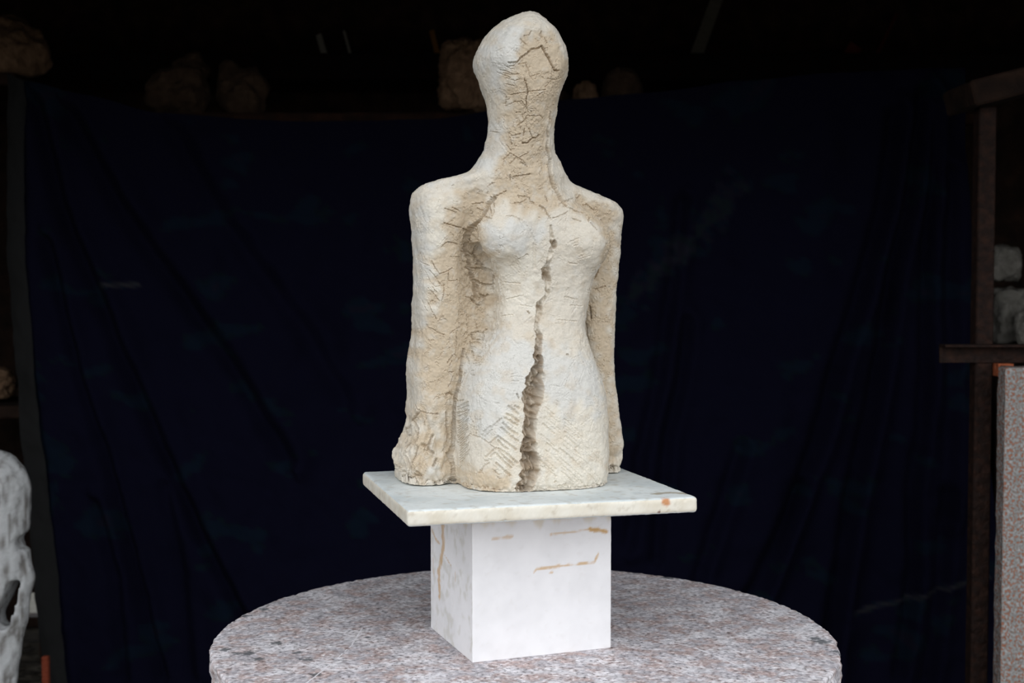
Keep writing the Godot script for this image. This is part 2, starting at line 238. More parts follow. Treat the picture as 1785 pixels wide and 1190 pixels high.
	[1.55, 1.85, 0.35, [477,905,925,523,868,928,569,831,930,615,789,932,661,747,933]],
	[1.72, 0.66, 0.35, [694,669,936,747,627,932,801,586,926,855,538,917,911,489,905]],
	[2.09, 1.07, 0.35, [190,1046,909,236,1008,914,282,971,919,328,934,924,362,902,928,397,870,932,431,838,935,466,805,939]],
	[2.08, 1.7, 0.35, [481,826,935,520,795,938,559,763,940,598,732,941,638,696,940,679,659,939,719,622,937]],
	[1.48, 0.87, 0.35, [699,621,940,741,588,937,784,555,932,827,521,926,871,483,918,916,444,907,962,404,894]],
	[1.5, 1.87, 0.35, [128,1031,911,172,996,916,216,960,921,260,919,926,304,878,932]],
	[1.69, 1.27, 0.35, [405,802,941,445,771,944,484,739,947,524,707,948,565,674,949,605,638,949,646,600,949,687,563,948,729,526,945]],
	[1.56, 1.26, 0.35, [680,522,953,723,488,950,766,454,945,810,420,939,855,380,932,901,340,921,948,300,908]],
	[1.73, 1.3, 0.35, [454,684,954,494,652,955,534,619,957,575,587,957,616,554,957,657,517,956,698,480,954,740,442,951,783,404,947]],
	[2.04, 1.15, 0.35, [664,456,961,720,412,958,776,368,952,814,335,947,852,301,940,891,266,931]],
	[1.53, 1.29, 0.35, [89,866,933,140,825,939,191,783,945,225,752,949,259,720,952,294,688,956]],
	[1.8, 2.09, 0.35, [384,648,959,422,616,962,461,585,964,500,554,965,539,522,966,578,486,967,618,450,967,658,414,966,698,377,965]],
	[1.93, 0.94, 0.35, [762,388,953,801,358,947,841,327,940,882,296,932,923,264,920,967,227,903,1012,190,881,1059,151,855,1109,111,821]],
	[1.63, 1.74, 0.35, [461,560,966,500,528,968,539,497,969,578,465,969,618,434,969,658,397,968,698,361,966,739,324,963,780,287,959]],
	[1.87, 1.06, 0.35, [730,331,964,775,296,959,821,261,951,869,224,938,918,182,921,968,139,901,1021,95,875]],
	[2.1, 2.06, 0.35, [180,732,951,225,696,955,271,659,959,316,616,963,362,574,967]],
	[2.1, 1.75, 0.35, [369,511,974,416,472,977,465,433,979,513,389,982,561,344,983]],
	[1.54, 1.05, 0.35, [422,462,978,460,431,980,499,399,981,538,368,982,578,336,982,618,300,982,658,263,981,700,226,975,742,189,968]],
	[2.03, 1.26, 0.35, [156,631,962,198,598,965,240,564,969,282,530,972,323,491,976,365,452,980,407,413,983]],
	[1.73, 1.6, 0.35, [391,405,984,427,376,986,463,347,988,499,318,990,535,289,990,572,255,990,610,221,986,648,187,982,687,152,976]],
	[1.48, 1.43, 0.35, [404,353,989,448,318,992,492,282,994,537,246,992,583,205,989,629,163,984,676,121,978]],
	[1.97, 1.38, 0.35, [73,543,971,111,512,974,148,482,977,186,451,981,223,416,984,261,381,988,298,346,992]],
	[1.46, 1.7, 0.35, [399,297,995,446,259,997,495,220,995,543,176,992,593,131,988]],
	[1.6, 1.93, 0.35, [66,478,977,116,437,982,166,397,986,199,366,990,232,335,993,265,304,996]],
	[1.56, 1.94, 0.35, [128,386,987,173,349,991,219,312,995,264,270,1000,311,227,1000]],
	[1.38, 3.62, 0.12, [-1635,1261,-316,-1615,1221,-195,-1587,1177,-116,-1552,1165,-69,-1515,1151,-38,-1463,1146,-14,-1408,1139,-3,-1358,1135,0,-1307,1131,0]],
	[2.38, 4.64, 0.5, [-1602,1169,-138,-1624,1131,-171,-1643,1090,-221,-1660,1048,-283,-1674,1004,-362,-1683,957,-464,-1699,911,-584,-1714,865,-703,-1729,817,-832,-1746,761,-877,-1764,704,-925]],
	[2.38, 4.64, 0.5, [-1726,811,-415,-1747,759,-487,-1767,706,-567]],
	[2.38, 4.64, 0.5, [-1751,696,-319,-1775,641,-362,-1798,586,-410,-1805,542,-353,-1810,498,-303,-1815,454,-260,-1825,394,-241,-1835,334,-222]],
	[2.38, 4.64, 0.5, [-1655,803,-129,-1634,889,-140,-1650,937,-217,-1665,986,-298]],
	[2.38, 4.64, 0.5, [-1585,664,-12,-1515,640,16,-1440,663,22,-1422,708,18,-1405,753,15,-1387,797,12]],
	[2.38, 4.64, 0.5, [-1453,627,24,-1436,564,31,-1367,525,34]],
	[2.38, 4.64, 0.5, [-1836,483,-481,-1835,422,-319,-1856,335,-311]],
	[2.38, 4.64, 0.5, [-1881,236,-869,-1881,226,-658,-1875,211,-482,-1859,193,-335,-1834,169,-231]],
	[2.38, 4.64, 0.5, [-1773,262,-85,-1753,202,-63,-1716,187,-26,-1678,171,2,-1632,162,23,-1584,153,36]],
	[2.38, 4.64, 0.5, [-1820,104,-239,-1790,89,-165,-1757,70,-109,-1703,13,-60]],
	[2.38, 4.64, 0.5, [-1666,234,10,-1632,203,25,-1596,172,36]],
	[2.38, 4.64, 0.5, [-1318,424,40,-1344,376,44,-1371,327,49]],
	[2.38, 4.64, 0.5, [-1815,454,-260,-1812,402,-207,-1809,349,-162,-1802,295,-131,-1808,247,-147,-1813,198,-165,-1816,149,-192]],
	[2.38, 4.64, 0.5, [-1663,623,-61,-1683,562,-60,-1702,500,-59,-1722,454,-64,-1742,408,-73,-1761,362,-82,-1764,314,-69,-1764,264,-72]],
	[2.25, 4.35, 0.3, [-1121,494,-39,-1100,438,-59,-1080,381,-77,-1061,325,-90,-1044,270,-94,-1041,207,-94,-1038,144,-94]],
	[2.25, 4.35, 0.3, [-1149,1149,-23,-1144,1099,-26,-1139,1048,-30,-1134,998,-34,-1122,943,-42,-1111,889,-49,-1100,834,-57,-1088,779,-67]],
	[2.75, 7.25, 0.4, [1735,130,-421,1787,121,-420,1841,112,-423]],
	[2.75, 7.25, 0.4, [1767,51,-425,1751,101,-421]],
	[1.25, 2.9, 0.12, [631,837,924,660,843,920]],
	[1.25, 2.9, 0.12, [639,664,944,674,662,940]],
	[1.25, 2.9, 0.12, [288,148,1000,309,155,1000]],
	[1.25, 2.9, 0.12, [363,78,999,418,94,998,473,111,996]],
	[1.38, 4.35, 0.12, [595,2074,641,623,2065,641]],
	[1.38, 4.35, 0.12, [-258,1494,803,-229,1428,821]],
	[1.25, 4.35, 0.12, [-331,2718,145,-332,2662,175]],
	[1.25, 4.35, 0.12, [21,2744,436,46,2717,447]],
	[1.25, 1.47, 0.3, [732,2831,432,783,2828,421,836,2825,406,892,2821,385,950,2818,354]],
	[1.25, 1.47, 0.3, [476,2607,488,532,2603,487,588,2599,484,645,2595,479,704,2590,470,765,2586,455,828,2581,432]],
	[1.25, 1.47, 0.3, [-343,2661,145,-310,2668,220,-273,2675,276,-233,2681,321,-190,2688,356]],
	[1.25, 1.47, 0.3, [634,2968,439,683,2956,435,733,2945,429,784,2933,419,836,2921,406]],
	[1.25, 1.47, 0.3, [731,3755,572,795,3778,591]],
	[1.25, 1.47, 0.3, [662,3498,495,709,3491,497,756,3484,499,803,3476,500]],
	[1.25, 1.47, 0.3, [-307,3194,186,-274,3190,237,-239,3186,279,-201,3182,313,-163,3178,341,-122,3175,364,-81,3171,383]],
	[1.25, 1.47, 0.3, [-269,2923,219,-235,2934,265,-198,2946,302,-160,2957,332,-120,2969,356,-79,2980,376,-37,2991,393]],
	[1.25, 1.47, 0.3, [-81,2834,383,-39,2828,401,4,2823,415,47,2817,427,91,2811,436]],
]
const CLEFT := [  # height, centre, half width, depth (tenths of a millimetre)
	[4080, 373, 18, 12],
	[3965, 379, 27, 16],
	[3867, 396, 45, 36],
	[3796, 415, 58, 87],
	[3734, 426, 50, 74],
	[3681, 391, 40, 32],
	[3565, 364, 54, 24],
	[3459, 337, 40, 24],
	[3387, 303, 68, 81],
	[3316, 315, 76, 99],
	[3245, 336, 68, 93],
	[3191, 357, 54, 32],
	[3102, 350, 45, 28],
	[3031, 360, 45, 28],
	[2995, 350, 36, 32],
	[2923, 284, 45, 24],
	[2861, 218, 63, 36],
	[2808, 199, 58, 74],
	[2692, 211, 54, 36],
	[2621, 179, 45, 40],
	[2541, 159, 36, 40],
	[2453, 148, 40, 40],
	[2365, 185, 54, 62],
	[2251, 164, 54, 56],
	[2164, 147, 63, 117],
	[2077, 119, 72, 126],
	[1989, 147, 72, 126],
	[1903, 102, 99, 144],
	[1791, 73, 117, 171],
	[1671, 35, 153, 207],
	[1542, 32, 171, 225],
	[1455, 18, 162, 234],
	[1361, -6, 162, 234],
	[1267, -39, 135, 230],
	[1155, -63, 108, 191],
	[1026, -86, 99, 178],
	[879, -91, 104, 185],
	[707, -107, 117, 204],
	[577, -97, 135, 230],
	[482, -87, 162, 225],
	[378, -81, 171, 216],
	[275, -102, 162, 198],
	[162, -138, 153, 180],
	[58, -165, 135, 162],
	[-60, -173, 135, 162],
]
const PATCHES := [  # kind of clay, outline in x, y (tenths of a millimetre)
	["damp", [-186,6930,330,7026,599,6799,684,6513,628,6181,413,5789,396,4907,489,4597,826,4476,378,4232,-176,4251,-401,4452,-463,4719,-375,5074,-339,5645,-328,6102,-296,6466,-194,6683]],
	["damp", [-999,4585,-558,4633,-463,4454,-624,4140,-727,3923,-539,3568,-385,3301,-397,2576,-622,2300,-884,1758,-1021,1402,-1065,1133,-1202,1009,-1385,1329,-1440,2046,-1466,2584,-1349,2942,-1434,3298,-1269,3741,-1233,4182]],
	["damp", [657,4513,1194,4543,1543,4413,1673,4142,1699,3307,1671,2555,1695,1795,1774,1029,1877,254,1293,229,1645,1225,1496,1895,1285,2508,1316,3120,1276,3661,1158,4017,869,4288]],
	["damp", [-1534,2582,-1347,2764,-1288,1865,-1429,1329,-1480,793,-1647,700,-1546,1414,-1577,2041]],
	["damp", [-1834,408,-1676,782,-1517,970,-1350,522,-1489,78,-1769,15]],
	["damp", [-1296,967,-1063,997,-1064,41,-1260,159]],
	["damp", [-1006,43,-992,425,-863,320,-718,404,-482,299,-357,124,-482,19,-579,-192]],
	["cream", [131,1366,1185,1322,1203,69,88,66]],
	["cream", [-1520,4450,-1000,4496,-1086,3831,-1260,2942,-1469,2763,-1540,3567]],
	["cream", [-460,3736,188,3653,160,2763,-349,2670]],
	["cream", [-524,1374,-223,1459,-314,167,-638,511]],
	["chalk", [-596,2208,-379,2448,71,2234,724,2137,1238,1754,1131,1018,791,1347,481,966,228,1451,36,1887,-272,1374,-547,858,-710,680,-959,1133,-805,1761]],
	["chalk", [-448,5697,-335,5515,-355,4984,-634,4902,-990,4738,-1491,4637,-1448,4690,-990,4800,-585,5099]],
	["chalk", [-1628,4465,-1483,4448,-1472,3298,-1534,2582,-1611,1858,-1655,1750,-1573,2569]],
	["chalk", [-644,4004,-451,4132,328,4142,322,3875,-188,3650,-521,3650]],
	["chalk", [-623,6810,-436,7113,-194,7145,-5,6956,-296,6466,-420,6117,-543,6233,-682,6608]],
	["chalk", [-1653,613,-1392,702,-1308,162,-1621,80]],
]
const FIGURE := {  # height, centre x, half width, centre z, half depth of each layer (tenths of a millimetre)
	"head": [4226,73,947,-350,550,4679,-1,888,-270,630,4949,26,736,-225,625,5110,46,632,-185,615,5287,55,558,-145,615,5482,57,522,-105,615,5597,62,512,-80,620,5756,68,520,-55,645,5934,68,539,-40,690,6095,63,571,-35,745,6276,62,640,-40,820,6459,71,708,-60,900,6550,61,734,-70,930,6641,53,742,-75,945,6730,56,723,-75,945,6847,63,687,-75,925,6954,64,629,-70,880,7071,74,566,-70,810,7185,86,461,-60,700,7293,96,324,-60,560,7364,126,217,-60,420,7418,174,117,-60,240,7436,192,62,-40,80],
	"shoulder": [3773,156,1306,-600,200,4048,134,1607,-500,380,4249,128,1717,-455,475,4377,111,1721,-435,515,4478,66,1660,-425,525,4597,-23,1542,-410,530,4688,-139,1392,-390,530,4751,-176,1233,-370,530,4812,-159,1064,-335,535,4856,-67,925,-310,540,4891,13,819,-295,535,4936,35,759,-280,520,5016,51,668,-255,495,5143,83,580,-250,450],
	"left_arm": [-188,-1377,407,-700,700,1,-1403,432,-710,740,170,-1424,453,-725,775,313,-1428,458,-725,775,456,-1410,440,-720,760,697,-1367,404,-690,710,947,-1327,360,-650,650,1137,-1319,361,-640,640,1326,-1293,342,-625,625,1516,-1281,351,-610,590,1657,-1284,377,-615,585,2015,-1252,388,-585,565,2185,-1228,378,-560,560,2401,-1204,367,-540,560,2822,-1208,371,-495,555,3175,-1204,361,-470,550,3528,-1212,355,-450,550,3805,-1225,365,-430,550,4108,-1213,383,-395,555,4383,-1204,399,-370,530,4550,-1171,392,-390,510],
	"right_arm": [-172,1761,238,-910,470,118,1777,259,-900,480,242,1784,267,-900,480,513,1768,258,-880,480,879,1728,227,-850,470,1119,1676,236,-830,470,1597,1606,231,-795,465,1959,1557,250,-760,460,2395,1528,291,-725,455,2697,1521,296,-695,455,3054,1512,304,-650,450,3334,1513,324,-605,445,3669,1511,340,-560,440,4039,1501,348,-505,445,4250,1493,352,-470,450,4378,1470,335,-450,450,4480,1420,279,-450,450],
	"torso": [-195,204,1163,-15,985,-82,201,1180,-5,995,56,195,1194,0,1000,268,199,1198,0,1000,743,217,1197,-25,975,1190,229,1180,-55,945,1536,233,1130,-90,910,1810,251,1029,-120,860,2111,287,895,-160,800,2294,312,811,-180,760,2449,331,762,-195,725,2642,365,748,-210,690,2826,407,758,-225,675,3055,425,777,-230,670,3193,433,806,-225,675,3432,448,863,-210,690,3624,444,929,-195,705,3761,436,972,-185,715,3898,417,981,-185,715,4035,404,957,-190,710,4218,358,878,-200,700,4355,322,783,-210,670,4493,273,645,-225,625,4630,231,446,-230,570,4787,213,298,-250,550],
	"web": [-294,-577,703,-650,350,1334,-575,701,-650,350,1807,-535,648,-620,380,2371,-492,596,-600,400,3120,-495,598,-585,365,3772,-494,597,-585,365,4236,-502,597,-550,350,4512,-508,599,-525,325],
}
const BREASTS := [Vector4(-0.0313, 0.3899, 0.0222, 0.0360), Vector4(0.1051, 0.3831, 0.0241, 0.0360)]
const FACE_PLANE := Vector4(0.0523, 0.0697, 0.9962, 0.1166)


var rng := RandomNumberGenerator.new()
var taken := {}


# ---------------------------------------------------------------- helpers

func noise(seed_value: int, frequency: float, octaves := 3, kind := FastNoiseLite.TYPE_SIMPLEX_SMOOTH) -> FastNoiseLite:
	var n := FastNoiseLite.new()
	n.seed = seed_value
	n.noise_type = kind
	n.frequency = frequency
	n.fractal_octaves = octaves
	if octaves <= 1:
		n.fractal_type = FastNoiseLite.FRACTAL_NONE
	return n


func ramp(stops: Array) -> Gradient:
	var g := Gradient.new()
	var at := PackedFloat32Array()
	var col := PackedColorArray()
	for s in stops:
		at.append(s[0])
		col.append(s[1])
	g.offsets = at
	g.colors = col
	return g


func noise_texture(n: FastNoiseLite, size: int, stops = null, as_normal := false, strength := 4.0) -> NoiseTexture2D:
	var t := NoiseTexture2D.new()
	t.width = size
	t.height = size
	t.seamless = true
	t.noise = n
	if stops != null:
		t.color_ramp = ramp(stops)
	if as_normal:
		t.as_normal_map = true
		t.bump_strength = strength
	return t


func material(color: Color, rough: float, albedo: Texture2D = null, normal: Texture2D = null, tile := 1.0, normal_scale := 1.0) -> StandardMaterial3D:
	var m := StandardMaterial3D.new()
	m.albedo_color = color
	m.roughness = rough
	m.metallic_specular = 0.35
	if albedo:
		m.albedo_texture = albedo
	if normal:
		m.normal_enabled = true
		m.normal_texture = normal
		m.normal_scale = normal_scale
	m.uv1_triplanar = true
	m.uv1_scale = Vector3.ONE / tile
	return m


func srgb(r: int, g: int, b: int) -> Color:
	return Color(r / 255.0, g / 255.0, b / 255.0)


func lin(r: int, g: int, b: int) -> Color:
	return srgb(r, g, b).srgb_to_linear()


func numbered(called: String) -> String:
	if not taken.has(called):
		taken[called] = 0
		return called
	taken[called] += 1
	return "%s_%03d" % [called, taken[called]]


func tag(o: Node, label: String, category: String, group := "") -> void:
	o.set_meta("label", label)
	o.set_meta("category", category)
	if group != "":
		o.set_meta("group", group)


func put(mesh: Mesh, called: String, mat: Material, parent: Node = self) -> MeshInstance3D:
	var o := MeshInstance3D.new()
	o.name = numbered(called) if parent == self else called
	o.mesh = mesh
	o.material_override = mat
	o.cast_shadow = GeometryInstance3D.SHADOW_CASTING_SETTING_ON
	parent.add_child(o, true)
	return o


func base(called: String, at: Vector3, turn := 0.0) -> Node3D:
	var o := Node3D.new()
	o.name = numbered(called)
	add_child(o)
	o.position = at
	o.rotation.y = turn
	return o


func structure(mesh: Mesh, called: String, mat: Material) -> MeshInstance3D:
	var o := put(mesh, called, mat)
	o.set_meta("kind", "structure")
	return o


func mesh_of(p: PackedVector3Array, n: PackedVector3Array, t: PackedInt32Array, c := PackedColorArray(), uv := PackedVector2Array()) -> ArrayMesh:
	var a := []
	a.resize(Mesh.ARRAY_MAX)
	a[Mesh.ARRAY_VERTEX] = p
	a[Mesh.ARRAY_NORMAL] = n
	a[Mesh.ARRAY_INDEX] = t
	if c.size():
		a[Mesh.ARRAY_COLOR] = c
	if uv.size():
		a[Mesh.ARRAY_TEX_UV] = uv
	var m := ArrayMesh.new()
	m.add_surface_from_arrays(Mesh.PRIMITIVE_TRIANGLES, a)
	return m


func smooth_normals(p: PackedVector3Array, t: PackedInt32Array) -> PackedVector3Array:
	var n := PackedVector3Array()
	n.resize(p.size())
	for i in range(0, t.size(), 3):
		var a := t[i]
		var b := t[i + 1]
		var c := t[i + 2]
		var f := (p[c] - p[a]).cross(p[b] - p[a])
		n[a] += f
		n[b] += f
		n[c] += f
	for i in n.size():
		n[i] = n[i].normalized()
	return n


# one or more chamfered boxes in one mesh: each entry [centre, size, chamfer, basis]
func boxes(list: Array) -> ArrayMesh:
	var st := SurfaceTool.new()
	st.begin(Mesh.PRIMITIVE_TRIANGLES)
	st.set_smooth_group(-1)
	for e in list:
		var mid: Vector3 = e[0]
		var h: Vector3 = e[1] * 0.5
		var ch: float = e[2] if e.size() > 2 else 0.003
		var turn: Basis = e[3] if e.size() > 3 else Basis()
		ch = minf(ch, minf(h.x, minf(h.y, h.z)) * 0.8)
		var corner := {}
		for sx in [-1, 1]:
			for sy in [-1, 1]:
				for sz in [-1, 1]:
					var k := Vector3(sx, sy, sz)
					corner[[k, 0]] = mid + turn * (k * h - Vector3(0, sy, sz) * ch)
					corner[[k, 1]] = mid + turn * (k * h - Vector3(sx, 0, sz) * ch)
					corner[[k, 2]] = mid + turn * (k * h - Vector3(sx, sy, 0) * ch)
		for ax in 3:
			var u := Vector3.ZERO
			var v := Vector3.ZERO
			u[(ax + 1) % 3] = 1
			v[(ax + 2) % 3] = 1
			for s in [-1, 1]:
				var f := Vector3.ZERO
				f[ax] = s
				quad(st, corner[[f - u - v, ax]], corner[[f + u - v, ax]], corner[[f + u + v, ax]], corner[[f - u + v, ax]], turn * f)
			var bx := (ax + 1) % 3
			for s1 in [-1, 1]:
				for s2 in [-1, 1]:
					var f1 := Vector3.ZERO
					f1[ax] = s1
					f1[bx] = s2
					var w := Vector3.ZERO
					w[(ax + 2) % 3] = 1
					quad(st, corner[[f1 - w, ax]], corner[[f1 + w, ax]], corner[[f1 + w, bx]], corner[[f1 - w, bx]], turn * f1)
		for sx in [-1, 1]:
			for sy in [-1, 1]:
				for sz in [-1, 1]:
					var k := Vector3(sx, sy, sz)
					tri(st, corner[[k, 0]], corner[[k, 1]], corner[[k, 2]], turn * k)
	st.generate_normals()
	return st.commit()


func tri(st: SurfaceTool, a: Vector3, b: Vector3, c: Vector3, out: Vector3) -> void:
	if (c - a).cross(b - a).dot(out) < 0:
		var s := b
		b = c
		c = s
	st.add_vertex(a)
	st.add_vertex(b)
	st.add_vertex(c)


func quad(st: SurfaceTool, a: Vector3, b: Vector3, c: Vector3, d: Vector3, out: Vector3) -> void:
	tri(st, a, b, c, out)
	tri(st, a, c, d, out)


# a finely gridded box with worn, rounded edges; paint(p, n) gives the linear colour, wear(p, n) moves the surface
func gridded_box(size: Vector3, step: float, round_by: float, paint: Callable, wear: Callable) -> ArrayMesh:
	var p := PackedVector3Array()
	var c := PackedColorArray()
	var t := PackedInt32Array()
	var h := size * 0.5
	var seen := {}
	var normals := PackedVector3Array()
	for ax in 3:
		var bx := (ax + 1) % 3
		var cx := (ax + 2) % 3
		var nu := maxi(2, int(size[bx] / step))
		var nv := maxi(2, int(size[cx] / step))
		for s in [-1.0, 1.0]:
			var ids := PackedInt32Array()
			ids.resize((nu + 1) * (nv + 1))
			for i in nu + 1:
				for j in nv + 1:
					var q := Vector3.ZERO
					q[ax] = s * h[ax]
					q[bx] = edge_spread(i, nu, h[bx], round_by)
					q[cx] = edge_spread(j, nv, h[cx], round_by)
					var key := Vector3i((q * 20000.0).round())
					if not seen.has(key):
						var inner := q.clamp(-(h - Vector3.ONE * round_by), h - Vector3.ONE * round_by)
						var n := (q - inner).normalized()
						var r := inner + n * round_by
						r += n * float(wear.call(r, n))
						seen[key] = p.size()
						p.append(r)
						normals.append(n)
						c.append(paint.call(r, n))
					ids[i * (nv + 1) + j] = seen[key]
			for i in nu:
				for j in nv:
					var a := ids[i * (nv + 1) + j]
					var b := ids[(i + 1) * (nv + 1) + j]
					var d := ids[i * (nv + 1) + j + 1]
					var e := ids[(i + 1) * (nv + 1) + j + 1]
					if s > 0:
						t.append_array([a, e, b, a, d, e])
					else:
						t.append_array([a, b, e, a, e, d])
	return mesh_of(p, smooth_normals(p, t), t, c)


func edge_spread(i: int, n: int, h: float, r: float) -> float:
	# three extra rows inside the rounding at either end
	if i < 3:
		return -h + r * (i / 3.0) * (i / 3.0 * 0.3 + 0.7)
	if i > n - 3:
		return h - r * ((n - i) / 3.0) * ((n - i) / 3.0 * 0.3 + 0.7)
	return lerpf(-h + r, h - r, (i - 3.0) / (n - 6.0))


# a boulder: a rounded, lumpy, slightly faceted stone
func boulder(size: Vector3, seed_value: int, lump: float, boxy: float, rows := 22, grain := 0.004) -> ArrayMesh:
	var st := SurfaceTool.new()
	st.begin(Mesh.PRIMITIVE_TRIANGLES)
	st.set_smooth_group(0)
	var n1 := noise(seed_value, 1.3, 2)
	var n2 := noise(seed_value + 7, 4.5, 3)
	var h := size * 0.5
	for ax in 3:
		var bx := (ax + 1) % 3
		var cx := (ax + 2) % 3
		for s in [-1.0, 1.0]:
			var g := []
			for i in rows + 1:
				for j in rows + 1:
					var q := Vector3.ZERO
					q[ax] = s
					q[bx] = tan((i * 2.0 / rows - 1.0) * PI / 4)
					q[cx] = tan((j * 2.0 / rows - 1.0) * PI / 4)
					var d := q.normalized()
					var m := maxf(absf(d.x), maxf(absf(d.y), absf(d.z)))
					var r := lerpf(1.0, minf(1.0 / m, 1.35), boxy)
					r *= 1.0 + lump * n1.get_noise_3dv(d) + lump * 0.35 * n2.get_noise_3dv(d)
					g.append(d * r * h + d * grain * n2.get_noise_3dv(d * 3.0))
			for i in rows:
				for j in rows:
					var a: Vector3 = g[i * (rows + 1) + j]
					var b: Vector3 = g[(i + 1) * (rows + 1) + j]
					var c: Vector3 = g[(i + 1) * (rows + 1) + j + 1]
					var e: Vector3 = g[i * (rows + 1) + j + 1]
					var out := (a + c)
					tri(st, a, b, c, out)
					tri(st, a, c, e, out)
	st.index()
	st.generate_normals()
	return st.commit()


# a stone of several rounded lobes: each [centre, radius]
var lobe_list := []
var lobe_noise: FastNoiseLite


func lobe_field(x: float, y: float, z: float) -> float:
	var d := 1.0
	for e in lobe_list:
		d = blend(d, Vector3(x, y, z).distance_to(e[0]) - e[1], 0.06)
	d += lobe_noise.get_noise_3d(x, y, z) * 0.024
	return maxf(d, -y)


func lobed(list: Array, seed_value: int) -> ArrayMesh:
	lobe_list = list
	lobe_noise = noise(seed_value, 14.0, 4)
	var lo := Vector3.ONE * 9.0
	var hi := -lo
	for e in list:
		lo = lo.min(e[0] - Vector3.ONE * (e[1] + 0.02))
		hi = hi.max(e[0] + Vector3.ONE * (e[1] + 0.02))
	lo.y = -0.011
	var made := nets(lobe_field, lo, hi, 0.0095, 0.06)
	return mesh_of(made[0], smooth_normals(made[0], made[1]), made[1])


# rests a boulder on a height: shifts it by its lowest point
func rest(o: MeshInstance3D, x: float, y: float, z: float) -> void:
	var low := INF
	for v in (o.mesh as ArrayMesh).surface_get_arrays(0)[Mesh.ARRAY_VERTEX]:
		low = minf(low, (o.transform.basis * v).y)
	o.position = Vector3(x, y - low - 0.0004, z)


# ---------------------------------------------------------------- meshing of a field (surface nets)

func nets(field: Callable, lo: Vector3, hi: Vector3, cell: float, far: float) -> Array:
	var nx := int(ceil((hi.x - lo.x) / cell)) + 1
	var ny := int(ceil((hi.y - lo.y) / cell)) + 1
	var nz := int(ceil((hi.z - lo.z) / cell)) + 1
	var f := PackedFloat32Array()
	f.resize(nx * ny * nz)
	var blk := 4
	for by in range(0, ny, blk):
		for bx in range(0, nx, blk):
			for bz in range(0, nz, blk):
				var mid := lo + Vector3(bx + 1.5, by + 1.5, bz + 1.5) * cell
				var v: float = field.call(mid.x, mid.y, mid.z)
				var near := absf(v) < far
				for y in range(by, mini(by + blk, ny)):
					for x in range(bx, mini(bx + blk, nx)):
						var row := (y * nx + x) * nz
						for z in range(bz, mini(bz + blk, nz)):
							f[row + z] = field.call(lo.x + x * cell, lo.y + y * cell, lo.z + z * cell) if near else v
	var p := PackedVector3Array()
	var t := PackedInt32Array()
	var at := {}
	for y in ny - 1:
		for x in nx - 1:
			var row := (y * nx + x) * nz
			for z in nz - 1:
				var i := row + z
				var c0 := f[i]
				var c1 := f[i + 1]
				var c2 := f[i + nz]
				var c3 := f[i + nz + 1]
				var k := nx * nz
				var c4 := f[i + k]
				var c5 := f[i + k + 1]
				var c6 := f[i + k + nz]
				var c7 := f[i + k + nz + 1]
				var inside := int(c0 < 0) + int(c1 < 0) + int(c2 < 0) + int(c3 < 0) + int(c4 < 0) + int(c5 < 0) + int(c6 < 0) + int(c7 < 0)
				if inside == 0 or inside == 8:
					continue
				var sum := Vector3.ZERO
				var n := 0
				if (c0 < 0) != (c1 < 0):
					sum += Vector3(0, 0, c0 / (c0 - c1)); n += 1
				if (c2 < 0) != (c3 < 0):
					sum += Vector3(1, 0, c2 / (c2 - c3)); n += 1
				if (c4 < 0) != (c5 < 0):
					sum += Vector3(0, 1, c4 / (c4 - c5)); n += 1
				if (c6 < 0) != (c7 < 0):
					sum += Vector3(1, 1, c6 / (c6 - c7)); n += 1
				if (c0 < 0) != (c2 < 0):
					sum += Vector3(c0 / (c0 - c2), 0, 0); n += 1
				if (c1 < 0) != (c3 < 0):
					sum += Vector3(c1 / (c1 - c3), 0, 1); n += 1
				if (c4 < 0) != (c6 < 0):
					sum += Vector3(c4 / (c4 - c6), 1, 0); n += 1
				if (c5 < 0) != (c7 < 0):
					sum += Vector3(c5 / (c5 - c7), 1, 1); n += 1
				if (c0 < 0) != (c4 < 0):
					sum += Vector3(0, c0 / (c0 - c4), 0); n += 1
				if (c1 < 0) != (c5 < 0):
					sum += Vector3(0, c1 / (c1 - c5), 1); n += 1
				if (c2 < 0) != (c6 < 0):
					sum += Vector3(1, c2 / (c2 - c6), 0); n += 1
				if (c3 < 0) != (c7 < 0):
					sum += Vector3(1, c3 / (c3 - c7), 1); n += 1
				at[i] = p.size()
				p.append(lo + (Vector3(x, y, z) + sum / n) * cell)
				# the three edges that start at this cell's first corner
				if x > 0 and y > 0 and (c0 < 0) != (c1 < 0):
					face(t, at[i], at.get(i - nz, -1), at.get(i - nz - k, -1), at.get(i - k, -1), c0 < 0)
				if y > 0 and z > 0 and (c0 < 0) != (c2 < 0):
					face(t, at[i], at.get(i - k, -1), at.get(i - k - 1, -1), at.get(i - 1, -1), c0 < 0)
				if x > 0 and z > 0 and (c0 < 0) != (c4 < 0):
					face(t, at[i], at.get(i - 1, -1), at.get(i - 1 - nz, -1), at.get(i - nz, -1), c0 < 0)
	return [p, t]


func face(t: PackedInt32Array, a: int, b: int, c: int, d: int, flip: bool) -> void:
	if b < 0 or c < 0 or d < 0:
		return
	if flip:
		t.append_array([a, c, b, a, d, c])
	else:
		t.append_array([a, b, c, a, c, d])


# ---------------------------------------------------------------- the clay torso

const LAYER := 0.002
var layers := {}
var tops := {}
var seg_a := PackedVector3Array()
var seg_b := PackedVector3Array()
var seg_w := PackedFloat32Array()
var seg_d := PackedFloat32Array()
var seg_l := PackedFloat32Array()
var seg_cells := {}
const SEG_CELL := 0.005
var clay_zone := {}          # kind -> weights on a grid over x, y
var warp_a: FastNoiseLite
var warp_b: FastNoiseLite
var n_broad: FastNoiseLite
var n_mid: FastNoiseLite
var n_fine: FastNoiseLite
var n_chunk: FastNoiseLite
var n_stroke: FastNoiseLite


